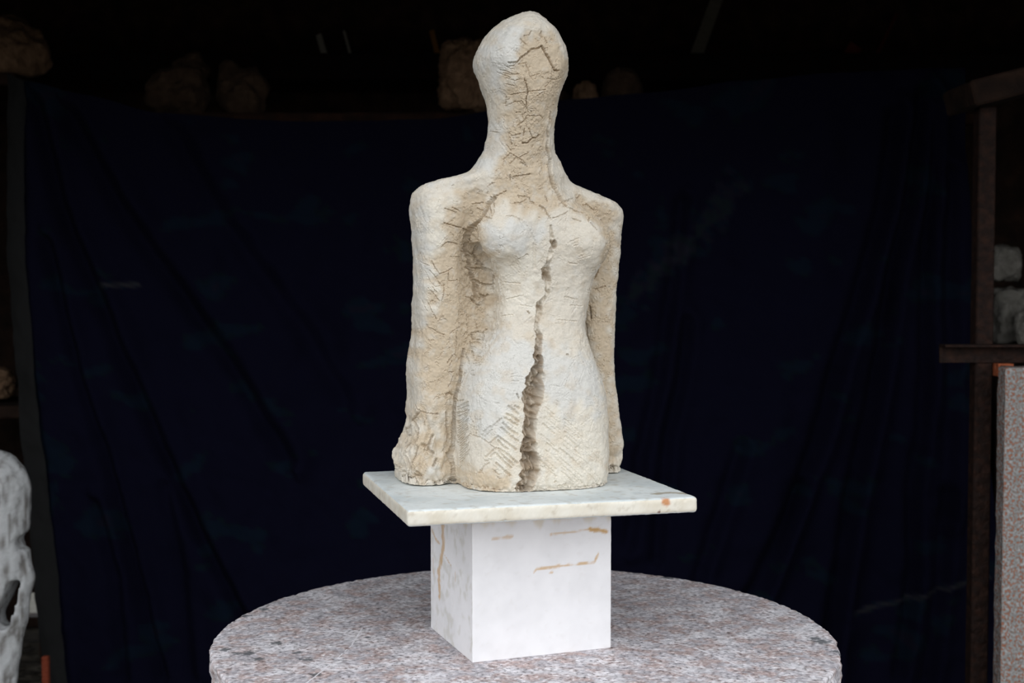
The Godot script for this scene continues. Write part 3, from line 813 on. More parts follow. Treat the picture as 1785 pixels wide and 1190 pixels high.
func layer_tables() -> void:
	for part in FIGURE:
		var raw: Array = FIGURE[part]
		var n := raw.size() / 5
		tops[part] = raw[(n - 1) * 5] / 10000.0
		var rows := int(0.78 / LAYER)
		var out := PackedFloat32Array()
		out.resize(rows * 4)
		var k := 0
		for i in rows:
			var y := i * LAYER - 0.01
			while k < n - 2 and raw[(k + 1) * 5] / 10000.0 < y:
				k += 1
			var y0: float = raw[k * 5] / 10000.0
			var y1: float = raw[(k + 1) * 5] / 10000.0
			var s := clampf((y - y0) / (y1 - y0), 0, 1)
			for j in 4:
				out[i * 4 + j] = lerpf(raw[k * 5 + 1 + j], raw[(k + 1) * 5 + 1 + j], s) / 10000.0
		# soften the joints between the measured layers
		for pass_no in (0 if part == "head" else 1):
			var prev := out.duplicate()
			for i in range(2, rows - 2):
				for j in 4:
					out[i * 4 + j] = (prev[i * 4 - 8 + j] + prev[i * 4 - 4 + j] + prev[i * 4 + j] * 2.0 + prev[i * 4 + 4 + j] + prev[i * 4 + 8 + j]) / 6.0
		layers[part] = out


func layer_distance(tab: PackedFloat32Array, top: float, cubic: bool, x: float, y: float, z: float) -> float:
	if y > top + 0.03:
		return y - top
	var r := clampf((y + 0.01) / LAYER, 0, 387)
	var i := int(r)
	var s := r - i
	i *= 4
	var a := lerpf(tab[i + 1], tab[i + 5], s)
	var b := lerpf(tab[i + 3], tab[i + 7], s)
	var ax := absf(x - lerpf(tab[i], tab[i + 4], s)) / a + 1e-5
	var az := absf(z - lerpf(tab[i + 2], tab[i + 6], s)) / b + 1e-5
	var d: float
	if cubic:
		var q := pow(ax * ax * ax + az * az * az, 0.3333333)
		var gx := ax * ax / (q * q * a)
		var gz := az * az / (q * q * b)
		d = (q - 1.0) / sqrt(gx * gx + gz * gz)
	else:
		var q := sqrt(ax * ax + az * az)
		var gx := ax / (q * a)
		var gz := az / (q * b)
		d = (q - 1.0) / sqrt(gx * gx + gz * gz)
	return maxf(d, y - top)


func blend(a: float, b: float, k: float) -> float:
	var h := maxf(k - absf(a - b), 0.0) / k
	return minf(a, b) - h * h * k * 0.25


var t_head: PackedFloat32Array
var t_torso: PackedFloat32Array
var t_shoulder: PackedFloat32Array
var t_left: PackedFloat32Array
var t_right: PackedFloat32Array
var t_web: PackedFloat32Array


func figure_field(x: float, y: float, z: float) -> float:
	var h := layer_distance(t_head, tops.head, false, x, y, z)
	var g := x * FACE_PLANE.x + y * FACE_PLANE.y + z * FACE_PLANE.z - FACE_PLANE.w
	h = -blend(-h, -g, 0.012)
	if y > 0.56:
		return h
	var d := layer_distance(t_torso, tops.torso, true, x, y, z)
	if y > 0.3:
		for b: Vector4 in BREASTS:
			d = blend(d, sqrt((x - b.x) * (x - b.x) + (y - b.y) * (y - b.y) + (z - b.z) * (z - b.z)) - b.w, 0.03)
	if y > 0.38:
		d = blend(d, h, 0.035)
	var s := minf(layer_distance(t_left, tops.left_arm, true, x, y, z), layer_distance(t_right, tops.right_arm, true, x, y, z))
	if y > 0.36:
		s = blend(layer_distance(t_shoulder, tops.shoulder, true, x, y, z), s, 0.02)
	s = blend(s, layer_distance(t_web, tops.web, true, x, y, z), 0.03)
	d = blend(d, s, 0.012)
	return maxf(d, -y)


func add_crack(pts: PackedVector3Array, w: float, d: float, lip: float) -> void:
	for i in pts.size() - 1:
		var id := seg_a.size()
		var a := pts[i]
		var b := pts[i + 1]
		seg_a.append(a)
		seg_b.append(b)
		seg_w.append(w)
		seg_d.append(d)
		seg_l.append(lip)
		var grow := Vector3.ONE * (w * 2.6 + 0.0022)
		var lo := Vector3i(((a.min(b) - grow) / SEG_CELL).floor())
		var hi := Vector3i(((a.max(b) + grow) / SEG_CELL).floor())
		for cx in range(lo.x, hi.x + 1):
			for cy in range(lo.y, hi.y + 1):
				for cz in range(lo.z, hi.z + 1):
					var key := Vector3i(cx, cy, cz)
					if not seg_cells.has(key):
						seg_cells[key] = []
					seg_cells[key].append(id)


func crack_cut(p: Vector3) -> float:
	var key := Vector3i((p / SEG_CELL).floor())
	if not seg_cells.has(key):
		return 0.0
	var q := p + Vector3(warp_a.get_noise_3dv(p), warp_b.get_noise_3dv(p), warp_a.get_noise_3dv(-p)) * 0.0011
	var cut := 0.0
	var lift := 0.0
	for id: int in seg_cells[key]:
		var a := seg_a[id]
		var ab := seg_b[id] - a
		var h := clampf((q - a).dot(ab) / maxf(ab.length_squared(), 1e-9), 0, 1)
		var t := q.distance_to(a + ab * h) / seg_w[id]
		if t < 1.0:
			cut = minf(cut, -seg_d[id] * (1.0 - t) * (1.0 + 0.6 * t))
		elif t < 2.6:
			lift = maxf(lift, seg_d[id] * seg_l[id] * 0.5 * sin(PI * (t - 1.0) / 1.6))
	return cut if cut < -0.00005 else lift


func near_crack(p: Vector3) -> bool:
	return seg_cells.has(Vector3i((p / SEG_CELL).floor())) and crack_near_distance(p)


func crack_near_distance(p: Vector3) -> bool:
	for id: int in seg_cells[Vector3i((p / SEG_CELL).floor())]:
		var a := seg_a[id]
		var ab := seg_b[id] - a
		var h := clampf((p - a).dot(ab) / maxf(ab.length_squared(), 1e-9), 0, 1)
		if p.distance_to(a + ab * h) < seg_w[id] * 1.4 + 0.0013:
			return true
	return false


func cleft_at(y: float) -> Vector3:   # centre, half width, depth
	var yy := y * 10000.0
	if yy > CLEFT[0][0]:
		return Vector3.ZERO
	for i in CLEFT.size() - 1:
		var a: Array = CLEFT[i]
		var b: Array = CLEFT[i + 1]
		if yy <= a[0] and yy > b[0]:
			var s: float = (a[0] - yy) / float(a[0] - b[0])
			return Vector3(lerpf(a[1], b[1], s), lerpf(a[2], b[2], s), lerpf(a[3], b[3], s)) / 10000.0
	return Vector3.ZERO


var cleft_rows: Array = []


func cleft_cut(p: Vector3, n: Vector3) -> float:
	if p.z < 0.0 or n.z < 0.3 or p.y > 0.43:
		return 0.0
	var c: Vector3 = cleft_rows[clampi(int(p.y / 0.001), 0, cleft_rows.size() - 1)]
	if c.y <= 0.0:
		return 0.0
	var right := p.x > c.x
	var jag := 1.0 + 0.45 * n_mid.get_noise_2d(p.y * 0.7, 4.0 if right else 9.0)
	var t := absf(p.x - c.x + 0.0006 * warp_b.get_noise_3dv(p)) / (c.y * jag)
	if t > 1.6:
		return 0.0
	if t > 1.0:
		return 0.0007 * (1.6 - t)
	var wall := smoothstep(1.0, 0.45 if right else 0.8, t)
	var rough := clampf(c.y / 0.012, 0.1, 1.0)
	var lumps := absf(n_mid.get_noise_3d(p.x * 0.8, p.y * 0.6, 5.0)) * 0.024 + n_chunk.get_noise_3d(p.x * 0.7, p.y * 0.5, 0.0) * 0.011 - 0.003
	return -c.z * wall * (0.8 + 0.35 * n_mid.get_noise_2d(p.y * 0.5, 30.0)) + lumps * wall * rough


func raster_patches() -> void:
	# weights of the kinds of clay on a 2 mm grid over the front, with ragged outlines
	var w := 220
	var hgt := 380
	for kind in ["damp", "cream", "chalk"]:
		var g := PackedFloat32Array()
		g.resize(w * hgt)
		clay_zone[kind] = g
	var ragged := noise(31, 38.0, 4)
	var ragged2 := noise(32, 38.0, 4)
	for e in PATCHES:
		var poly := PackedVector2Array()
		var box := Rect2(Vector2(e[1][0], e[1][1]) / 10000.0, Vector2.ZERO)
		for i in range(0, e[1].size(), 2):
			var v := Vector2(e[1][i], e[1][i + 1]) / 10000.0
			poly.append(v)
			box = box.expand(v)
		box = box.grow(0.018)
		var g: PackedFloat32Array = clay_zone[e[0]]
		for j in hgt:
			var y := j * 0.002
			if y < box.position.y or y > box.end.y:
				continue
			for i in w:
				var x := i * 0.002 - 0.22
				if x < box.position.x or x > box.end.x:
					continue
				var q := Vector2(x + ragged.get_noise_2d(x, y) * 0.024, y + ragged2.get_noise_2d(x, y) * 0.024)
				if Geometry2D.is_point_in_polygon(q, poly):
					g[j * w + i] = 1.0
		clay_zone[e[0]] = g
	for kind in clay_zone:
		var g: PackedFloat32Array = clay_zone[kind]
		for pass_no in 5:
			var s := g.duplicate()
			for j in range(1, hgt - 1):
				for i in range(1, w - 1):
					var k := j * w + i
					g[k] = (s[k] * 2.0 + s[k - 1] + s[k + 1] + s[k - w] + s[k + w]) / 6.0
		clay_zone[kind] = g


func zone(kind: String, x: float, y: float) -> float:
	var fx := clampf((x + 0.22) / 0.002, 0, 218)
	var fy := clampf(y / 0.002, 0, 378)
	var i := int(fx)
	var j := int(fy)
	var g: PackedFloat32Array = clay_zone[kind]
	var k := j * 220 + i
	return lerpf(lerpf(g[k], g[k + 1], fx - i), lerpf(g[k + 220], g[k + 221], fx - i), fy - j)


# the damp clay of the hollow between arm and body stops at the front of the hip
func damp_at(p: Vector3) -> float:
	var w := zone("damp", p.x, p.y)
	if p.x < 0.0 and p.y > 0.09 and p.y < 0.33:
		w *= smoothstep(0.052, 0.036, p.z + 0.008 * n_mid.get_noise_3dv(p))
	return w


func clay_length(p: Vector3, n: Vector3) -> float:
	if n.z < -0.25 or p.z < -0.11:
		return 0.0052
	if near_crack(p):
		return 0.00085
	if p.z > 0.0 and n.z > 0.3 and p.y < 0.43:
		var c: Vector3 = cleft_rows[clampi(int(p.y / 0.001), 0, cleft_rows.size() - 1)]
		if c.y > 0.0 and absf(p.x - c.x) < c.y * 1.35 + 0.003:
			return 0.0009
	return 0.0018


func clay_move(p: Vector3, n: Vector3) -> Vector3:
	var front := clampf((n.z + 0.35) * 3.0, 0, 1)
	var d := n_broad.get_noise_3dv(p) * 0.0016 + n_mid.get_noise_3dv(p) * 0.0006
	d += n_stroke.get_noise_3d(p.x * 0.55 + p.y * 0.8, p.y * 0.25 - p.x * 0.4, p.z * 0.5) * 0.0006
	d += n_fine.get_noise_3dv(p) * 0.00035
	var damp := damp_at(p) * front
	d += damp * (n_chunk.get_noise_3dv(p * 1.3) * 0.0016 + n_fine.get_noise_3dv(p * 0.6) * 0.0006)
	# cracked plates in the hollow between the left arm and the body
	var hollow := smoothstep(-0.105, -0.08, p.x) * smoothstep(-0.02, -0.045, p.x) * smoothstep(0.03, 0.005, p.z) * smoothstep(0.17, 0.22, p.y) * smoothstep(0.43, 0.39, p.y)
	if hollow > 0.0:
		d += hollow * (n_chunk.get_noise_3dv(p * Vector3(0.8, 0.55, 0.8)) * 0.005 + n_mid.get_noise_3dv(p * 1.3) * 0.0022)
	# the crumbling hand at the lower left and the broken foot of the other arm
	var hand := smoothstep(-0.098, -0.118, p.x) * smoothstep(0.155, 0.07, p.y)
	hand = maxf(hand, smoothstep(0.15, 0.165, p.x) * smoothstep(0.05, 0.02, p.y))
	if hand > 0.0:
		d += hand * (n_chunk.get_noise_3dv(p * Vector3(0.3, 0.2, 0.3)) * 0.008 + absf(n_mid.get_noise_3dv(p * Vector3(0.35, 0.2, 0.35))) * 0.009 - 0.002)
	# ragged foot where the clay meets the slab
	var foot := smoothstep(0.02, 0.0, p.y)
	d += foot * (n_chunk.get_noise_3dv(p * 0.6) * 0.006 + n_mid.get_noise_3dv(p * 0.9) * 0.005)
	d += crack_cut(p) * (1.0 - 0.0 * hand)
	var q := p + n * d * (1.0 if p.y > 0.001 else 0.2)
	var c := cleft_cut(p, n)
	if c != 0.0:
		q += Vector3(0, 0, 1) * c
	if p.y < 0.004 and absf(n.y) < 0.98:      # crumbled lower rim, lifted off the slab here and there
		q.y += maxf(0.0, n_mid.get_noise_3d(p.x * 0.7, 1.0, p.z * 0.7) + 0.12) * 0.009
	q.y = maxf(q.y, 0.0)
	return q


func clay_color(p: Vector3) -> Color:
	var cream := lin(220, 212, 197)
	var c := lin(212, 203, 188)
	c = c.lerp(cream, zone("cream", p.x, p.y))
	c = c.lerp(lin(209, 206, 199), zone("chalk", p.x, p.y) * 0.9)
	c = c.lerp(lin(196, 178, 153), damp_at(p) * 0.9)
	# clay dust and darker crumbs
	c = c.lerp(lin(196, 178, 153), smoothstep(0.0, 0.6, n_broad.get_noise_3dv(p * 0.9 + Vector3(3, 1, 2))) * 0.35)
	c = c.lerp(lin(209, 206, 199), smoothstep(0.1, 0.6, n_mid.get_noise_3dv(p * 0.6 + Vector3(7, 5, 2))) * 0.25)
	# raw browner clay in the split's deep parts, with shade put into its colour
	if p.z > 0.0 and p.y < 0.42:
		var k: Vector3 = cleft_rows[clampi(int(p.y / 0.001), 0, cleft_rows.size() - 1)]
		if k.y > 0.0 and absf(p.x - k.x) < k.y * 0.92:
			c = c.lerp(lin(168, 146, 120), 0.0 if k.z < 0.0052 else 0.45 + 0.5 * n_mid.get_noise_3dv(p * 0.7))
	return c * (1.0 + 0.10 * n_fine.get_noise_3dv(p * 0.8))


func build_torso(mat: Material) -> void:
	layer_tables()
	t_head = layers.head
	t_torso = layers.torso
	t_shoulder = layers.shoulder
	t_left = layers.left_arm
	t_right = layers.right_arm
	t_web = layers.web
	warp_a = noise(3, 260.0, 2)
	warp_b = noise(5, 260.0, 2)
	n_broad = noise(11, 34.0, 2)
	n_mid = noise(12, 95.0, 2)
	n_fine = noise(13, 420.0, 2)
	n_chunk = noise(14, 120.0, 2, FastNoiseLite.TYPE_CELLULAR)
	n_chunk.cellular_return_type = FastNoiseLite.RETURN_DISTANCE2_SUB
	n_stroke = noise(15, 300.0, 2)
	for i in 460:
		cleft_rows.append(cleft_at(i * 0.001))
	raster_patches()
	for e in CRACKS:
		var pts := PackedVector3Array()
		for i in range(0, e[3].size(), 3):
			pts.append(Vector3(e[3][i], e[3][i + 1], e[3][i + 2]) / 10000.0)
		add_crack(pts, e[0] * 0.001, e[1] * 0.001, e[2])
	var made := nets(figure_field, Vector3(-0.215, -0.0075, -0.165), Vector3(0.225, 0.755, 0.135), 0.005, 0.06)
	var p: PackedVector3Array = made[0]
	var t: PackedInt32Array = made[1]
	var n := PackedVector3Array()
	n.resize(p.size())
	var e1 := 0.002
	for i in p.size():
		var q := p[i]
		var f := figure_field(q.x, q.y, q.z)
		n[i] = Vector3(figure_field(q.x + e1, q.y, q.z) - f, figure_field(q.x, q.y + e1, q.z) - f, figure_field(q.x, q.y, q.z + e1) - f).normalized()
	# short hairline cracks scattered over the damp clay, following the surface
	rng.seed = 77
	var left := 620
	var tries := 0
	while left > 0 and tries < 60000:
		tries += 1
		var i := rng.randi_range(0, p.size() - 1)
		if n[i].z < 0.0 or p[i].y < 0.02:
			continue
		var damp := zone("damp", p[i].x, p[i].y)
		if rng.randf() > damp * 0.9 + 0.05:
			continue
		left -= 1
		var along := n[i].cross(Vector3(rng.randfn(), rng.randfn(), rng.randfn())).normalized()
		var q := p[i]
		var pts := PackedVector3Array([q])
		for k in rng.randi_range(2, 5):
			along = (along + 0.9 * n[i].cross(Vector3(rng.randfn(), rng.randfn(), rng.randfn()))).normalized()
			q += along * rng.randf_range(0.002, 0.0045)
			q -= n[i] * figure_field(q.x, q.y, q.z)
			pts.append(q)
		add_crack(pts, rng.randf_range(0.0005, 0.0008), rng.randf_range(0.0009, 0.0018), 0.15)
	# scraper and brush marks on the drier clay, parallel over small areas
	var wind := noise(88, 9.0, 1)
	left = 520
	tries = 0
	while left > 0 and tries < 60000:
		tries += 1
		var i := rng.randi_range(0, p.size() - 1)
		if n[i].z < -0.1 or p[i].y < 0.02 or rng.randf() < zone("damp", p[i].x, p[i].y) * 0.85:
			continue
		left -= 1
		var angle := wind.get_noise_3dv(p[i]) * 4.5 + rng.randfn() * 0.15 + 0.6
		var flat := Vector3(cos(angle), sin(angle), 0)
		var along := (flat - n[i] * flat.dot(n[i])).normalized()
		var q := p[i]
		var pts := PackedVector3Array([q])
		for k in rng.randi_range(2, 5):
			q += along * 0.004
			q -= n[i] * figure_field(q.x, q.y, q.z)
			pts.append(q)
		add_crack(pts, rng.randf_range(0.0009, 0.0015), rng.randf_range(0.00035, 0.0008), 0.5)
	# split the edges that are longer than the detail around them asks for
	var want := PackedFloat32Array()
	want.resize(p.size())
	for i in p.size():
		want[i] = clay_length(p[i], n[i])
	for pass_no in 4:
		var mids := {}
		var next := PackedInt32Array()
		for i in range(0, t.size(), 3):
			var v0 := t[i]
			var v1 := t[i + 1]
			var v2 := t[i + 2]
			var m := [-1, -1, -1]
			var cuts := 0
			for k in 3:
				var a := t[i + k]
				var b := t[i + (k + 1) % 3]
				var long := p[a].distance_to(p[b])
				if long > 1.45 * minf(want[a], want[b]):
					var key := mini(a, b) * 4194304 + maxi(a, b)
					var id: int = mids.get(key, -1)
					if id < 0:
						var lo := mini(a, b)
						var hi := maxi(a, b)
						var d := p[hi] - p[lo]
						var na := n[lo]
						var nb := n[hi]
						var q := (p[lo] + p[hi]) * 0.5
						if na.dot(nb) > 0.5:
							q += (nb * nb.dot(d) - na * na.dot(d)) * 0.125
						id = p.size()
						p.append(q)
						var nn := (na + nb).normalized()
						n.append(nn)
						want.append(clay_length(q, nn))
						mids[key] = id
					m[k] = id
					cuts += 1
			if cuts == 0:
				next.append_array([v0, v1, v2])
			elif cuts == 3:
				next.append_array([v0, m[0], m[2], m[0], v1, m[1], m[2], m[1], v2, m[0], m[1], m[2]])
			elif cuts == 1:
				if m[0] >= 0:
					next.append_array([v0, m[0], v2, m[0], v1, v2])
				elif m[1] >= 0:
					next.append_array([v1, m[1], v0, m[1], v2, v0])
				else:
					next.append_array([v2, m[2], v1, m[2], v0, v1])
			else:
				if m[0] < 0:
					next.append_array([v2, m[2], m[1], m[2], v0, m[1], v0, v1, m[1]])
				elif m[1] < 0:
					next.append_array([v0, m[0], m[2], m[0], v1, m[2], v1, v2, m[2]])
				else:
					next.append_array([v1, m[1], m[0], m[1], v2, m[0], v2, v0, m[0]])
		t = next
	var c := PackedColorArray()
	c.resize(p.size())
	for i in p.size():
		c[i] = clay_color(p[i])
		p[i] = clay_move(p[i], n[i])
	print("torso: ", p.size(), " points, ", t.size() / 3, " triangles")
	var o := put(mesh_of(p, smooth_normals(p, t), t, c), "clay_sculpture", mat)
	o.position = SLAB_AT + Vector3(0, SLAB_THICK, 0)
	o.rotation.y = SLAB_TURN
	tag(o, "cracked unglazed clay torso with faceless head and split belly, standing on marble slab", "sculpture")


# ---------------------------------------------------------------- stand: slab, block, table

func near_line(p: Vector2, pts: Array) -> float:
	var best := INF
	for i in pts.size() - 1:
		var a: Vector2 = pts[i]
		var b: Vector2 = pts[i + 1]
		best = minf(best, p.distance_to(Geometry2D.get_closest_point_to_segment(p, a, b)))
	return best


func build_slab(mat: Material) -> void:
	var cloud := noise(41, 9.0, 4)
	var grime := noise(42, 45.0, 4)
	var fine := noise(43, 260.0, 2)
	var vein := noise(44, 7.0, 3)
	var size := Vector3(0.440, SLAB_THICK, 0.394)
	var paint := func(p: Vector3, n: Vector3) -> Color:
		var c := lin(224, 228, 226).lerp(lin(206, 212, 211), clampf(cloud.get_noise_3dv(p) * 1.6 + 0.3, 0, 1))
		c = c.lerp(lin(172, 180, 182), smoothstep(0.05, 0.0, absf(vein.get_noise_3dv(p * Vector3(1, 1, 2.2)))) * 0.35)
		c = c.lerp(lin(184, 178, 164), smoothstep(0.15, 0.5, grime.get_noise_3dv(p)) * 0.5)
		if absf(n.y) < 0.6:      # the sawn edge is creamier, with brown dirt in patches
			c = lin(232, 226, 212).lerp(lin(206, 192, 166), clampf(0.35 + grime.get_noise_3dv(p * 0.5), 0, 1) * 0.55)
			c = c.lerp(lin(176, 160, 136), smoothstep(0.2, 0.6, grime.get_noise_3dv(p * 1.2 + Vector3(2, 0, 1))) * 0.45)
		var rust := maxf(smoothstep(0.009, 0.003, Vector2(p.x - 0.168, p.y - 0.006).length() + 0.004 * grime.get_noise_3dv(p * 3.0)) if p.z > 0.19 else 0.0, 0.0)
		c = c.lerp(lin(196, 128, 72), rust * 0.9)
		rust = smoothstep(0.003, 0.001, Vector2(p.x - 0.158, p.y + 0.008).length()) if p.z > 0.19 else 0.0
		c = c.lerp(lin(110, 62, 44), rust)
		if p.y > 0.008:
			var smear := near_line(Vector2(p.x, p.z), [Vector2(0.17, 0.155), Vector2(0.195, 0.15), Vector2(0.212, 0.163)])
			c = c.lerp(lin(150, 132, 100), smoothstep(0.012, 0.003, smear + 0.006 * grime.get_noise_3dv(p * 2.0)) * 0.7)
		return c * (1.0 + 0.05 * fine.get_noise_3dv(p))
	var wear := func(p: Vector3, n: Vector3) -> float:
		var at_edge := 1.0 if absf(n.y) > 0.2 and absf(n.y) < 0.98 else 0.35
		return at_edge * (grime.get_noise_3dv(p * 2.0) * 0.0007 + fine.get_noise_3dv(p) * 0.0002) - (0.0015 * smoothstep(0.4, 0.6, grime.get_noise_3dv(p * 3.1)) if at_edge > 0.9 else 0.0)
	var o := put(gridded_box(size, 0.0022, 0.006, paint, wear), "marble_slab", mat)
	o.position = SLAB_AT + Vector3(0, SLAB_THICK * 0.5, 0) + Basis(Vector3.UP, SLAB_TURN) * Vector3(0, 0, 0.0065)
	o.rotation.y = SLAB_TURN
	tag(o, "square grey-white marble slab with stained cream edges on white block", "slab")


func build_block(mat: Material) -> void:
	var size := Vector3(0.2288, 0.228, 0.2136)
	var cloud := noise(51, 14.0, 3)
	var grime := noise(52, 60.0, 4)
	var fine := noise(53, 300.0, 2)
	var front_stains := [
		[[Vector2(0.0326, 0.1854), Vector2(0.0475, 0.1861), Vector2(0.0632, 0.1868)], 0.0032, 0.55],
		[[Vector2(0.1274, 0.1859), Vector2(0.168, 0.1875), Vector2(0.1932, 0.1894)], 0.0024, 0.6],
		[[Vector2(0.1932, 0.1894), Vector2(0.2195, 0.1845)], 0.0042, 0.95],
		[[Vector2(0.0996, 0.1296), Vector2(0.103, 0.1342), Vector2(0.1223, 0.1349), Vector2(0.1576, 0.1367), Vector2(0.2001, 0.1372), Vector2(0.2069, 0.1517)], 0.0024, 0.75],
		[[Vector2(0.1265, 0.1266), Vector2(0.129, 0.1268)], 0.0022, 0.7]]
	var side_stains := [
		[[Vector2(0.1452, 0.228), Vector2(0.1452, 0.1808), Vector2(0.1455, 0.1377), Vector2(0.1674, 0.1026), Vector2(0.1644, 0.0667)], 0.010, 0.7],
		[[Vector2(0.2065, 0.165), Vector2(0.185, 0.153), Vector2(0.1616, 0.1492)], 0.003, 0.6],
		[[Vector2(0.0829, 0.1202), Vector2(0.083, 0.1067)], 0.003, 0.5],
		[[Vector2(0.1397, 0.137), Vector2(0.1024, 0.1255)], 0.002, 0.5],
		[[Vector2(0.2, 0.12), Vector2(0.196, 0.09)], 0.003, 0.4]]
	var paint := func(p: Vector3, n: Vector3) -> Color:
		var c := lin(240, 238, 238).lerp(lin(230, 228, 228), clampf(cloud.get_noise_3dv(p) + 0.25, 0, 1))
		c = c.lerp(lin(204, 198, 188), smoothstep(0.25, 0.6, grime.get_noise_3dv(p)) * 0.12)
		var h := p.y + size.y * 0.5
		var at := Vector2(p.x + size.x * 0.5, h)
		var list := front_stains
		if n.x < -0.6:
			at = Vector2(size.z * 0.5 - p.z, h)
			list = side_stains
			c = c.lerp(lin(206, 202, 190), smoothstep(0.0, 0.45, grime.get_noise_3dv(p * 0.5 + Vector3(4, 0, 0))) * 0.5)
		elif n.z < 0.6:
			list = []
		for s in list:
			var d: float = near_line(at, s[0]) + s[1] * 0.9 * grime.get_noise_3dv(p * 0.9)
			c = c.lerp(lin(206, 164, 104), smoothstep(s[1], s[1] * 0.2, d) * s[2])
		# yellower band along the top of the block, with a ragged lower edge
		var top_band := h + 0.02 * grime.get_noise_3d(p.x * 0.5, 0, p.z * 0.5) - 0.203
		c = c.lerp(lin(220, 204, 176), smoothstep(0.0, 0.012, top_band) * 0.55)
		# pinpricks
		c = c.lerp(lin(150, 142, 132), smoothstep(0.80, 0.86, fine.get_noise_3dv(p * 0.3)) * 0.5)
		return c
	var wear := func(p: Vector3, n: Vector3) -> float:
		var chip := smoothstep(0.03, 0.0, Vector3(p.x - size.x * 0.5, p.y - size.y * 0.5, p.z - size.z * 0.5).length()) * 0.004
		return grime.get_noise_3dv(p) * 0.0003 - chip
	var o := put(gridded_box(size, 0.0022, 0.0016, paint, wear), "plaster_block", mat)
	# corner B of the footprint is at (-0.068, 0.141)
	var turn := 0.360
	var corner := Basis(Vector3.UP, turn) * Vector3(-size.x * 0.5, 0, size.z * 0.5)
	o.position = Vector3(-0.068 - corner.x, 0.75 + size.y * 0.5, 0.141 - corner.z)
	o.rotation.y = turn
	tag(o, "white cube-shaped plaster block with ochre glue streaks under the marble slab", "block")


func granite_image(size: int) -> ImageTexture:
	# 1.04 m across: grey and pink grains, pale dust, dark lichen, scratches
	var span := 1.04
	var img := Image.create(size, size, false, Image.FORMAT_RGB8)
	var grain := noise(61, 0.17, 1, FastNoiseLite.TYPE_CELLULAR)
	grain.cellular_return_type = FastNoiseLite.RETURN_CELL_VALUE
	var grain2 := noise(62, 0.075, 1, FastNoiseLite.TYPE_CELLULAR)
	grain2.cellular_return_type = FastNoiseLite.RETURN_CELL_VALUE
	var dust := noise(63, 0.012, 4)
	var pink := noise(64, 0.02, 3)
	var fleck := noise(65, 0.10, 3)
	var dark := [[-0.393, 0.058, 0.014], [-0.468, 0.095, 0.012], [-0.444, 0.114, 0.011], [-0.426, 0.114, 0.016], [-0.405, 0.144, 0.012], [-0.352, 0.111, 0.011], [-0.331, 0.147, 0.013], [-0.306, 0.222, 0.012], [-0.454, -0.156, 0.012], [-0.477, -0.111, 0.012], [0.282, -0.402, 0.017], [0.473, 0.050, 0.020], [0.482, 0.104, 0.010], [0.466, 0.030, 0.012], [-0.150, -0.103, 0.008], [-0.254, 0.023, 0.007]]
	var lines := [[-0.269, -0.033, -0.273, 0.071, -0.290, 0.156, -0.306, 0.233, -0.320, 0.289], [-0.354, 0.177, -0.285, 0.183, -0.214, 0.168, -0.195, 0.147], [-0.293, -0.281, -0.274, -0.299, -0.247, -0.326], [-0.285, -0.254, -0.264, -0.303], [0.242, 0.061, 0.267, 0.085, 0.298, 0.138, 0.319, 0.186, 0.328, 0.254], [0.244, 0.061, 0.268, 0.089, 0.298, 0.141, 0.320, 0.188], [0.426, 0.089, 0.459, 0.098], [-0.356, -0.170, -0.324, -0.154, -0.271, -0.130], [-0.300, -0.047, -0.263, -0.062], [-0.177, 0.263, -0.129, 0.244]]
	var grey := srgb(186, 180, 184)
	var rose := srgb(183, 163, 159)
	var pale := srgb(222, 218, 221)
	var k := 1000.0 * span / size
	for j in size:
		for i in size:
			var x := i * k
			var y := j * k
			var g := grain.get_noise_2d(x, y)
			var g2 := grain2.get_noise_2d(x, y)
			var f := fleck.get_noise_2d(x, y)
			var c := grey.lerp(rose, clampf(0.4 + pink.get_noise_2d(x, y) * 1.5 + g2 * 0.5, 0, 1))
			c = c.lerp(pale, clampf(dust.get_noise_2d(x, y) * 1.5 + 0.28 + g * 0.2 + f * 0.5, 0, 1) * 0.85)
			if f < -0.28:
				c = c.darkened(minf(0.35, (-0.28 - f) * 1.2))
			if f > 0.3:
				c = c.lerp(Color(0.9, 0.88, 0.88), minf(0.8, (f - 0.3) * 4.0))
			c = c * (1.0 + 0.10 * g)
			img.set_pixel(i, j, c)
	for d in dark:
		var mid := Vector2(d[0] / span + 0.5, d[1] / span + 0.5) * size
		var r: float = d[2] / span * size
		for j in range(int(mid.y - r * 2), int(mid.y + r * 2)):
			for i in range(int(mid.x - r * 2), int(mid.x + r * 2)):
				if i < 0 or j < 0 or i >= size or j >= size:
					continue
				var w := smoothstep(1.0, 0.3, mid.distance_to(Vector2(i, j)) / r + 0.5 * fleck.get_noise_2d(i * k, j * k))
				img.set_pixel(i, j, img.get_pixel(i, j).lerp(Color(0.33, 0.34, 0.35), w * 0.75))
	for l in lines:
		for s in range(0, l.size() - 2, 2):
			var a := Vector2(l[s], l[s + 1]) / span * size + Vector2.ONE * size * 0.5
			var b := Vector2(l[s + 2], l[s + 3]) / span * size + Vector2.ONE * size * 0.5
			var steps := int(a.distance_to(b)) * 2 + 1
			for q in steps:
				var v := a.lerp(b, q / float(steps))
				v += Vector2(1, 1) * 1.6 * fleck.get_noise_2d(v.x * 0.2, v.y * 0.2)
				if fleck.get_noise_2d(v.x * 0.7, 50.0) < -0.2:
					continue
				for e: Vector2i in [Vector2i(0, 0), Vector2i(1, 0), Vector2i(0, 1), Vector2i(1, 1), Vector2i(2, 1)]:
					var at: Vector2i = Vector2i(v) + e
					if at.x >= 0 and at.y >= 0 and at.x < size and at.y < size:
						img.set_pixelv(at, img.get_pixelv(at).lerp(Color(0.92, 0.90, 0.91), 0.55))
	img.generate_mipmaps()
	return ImageTexture.create_from_image(img)


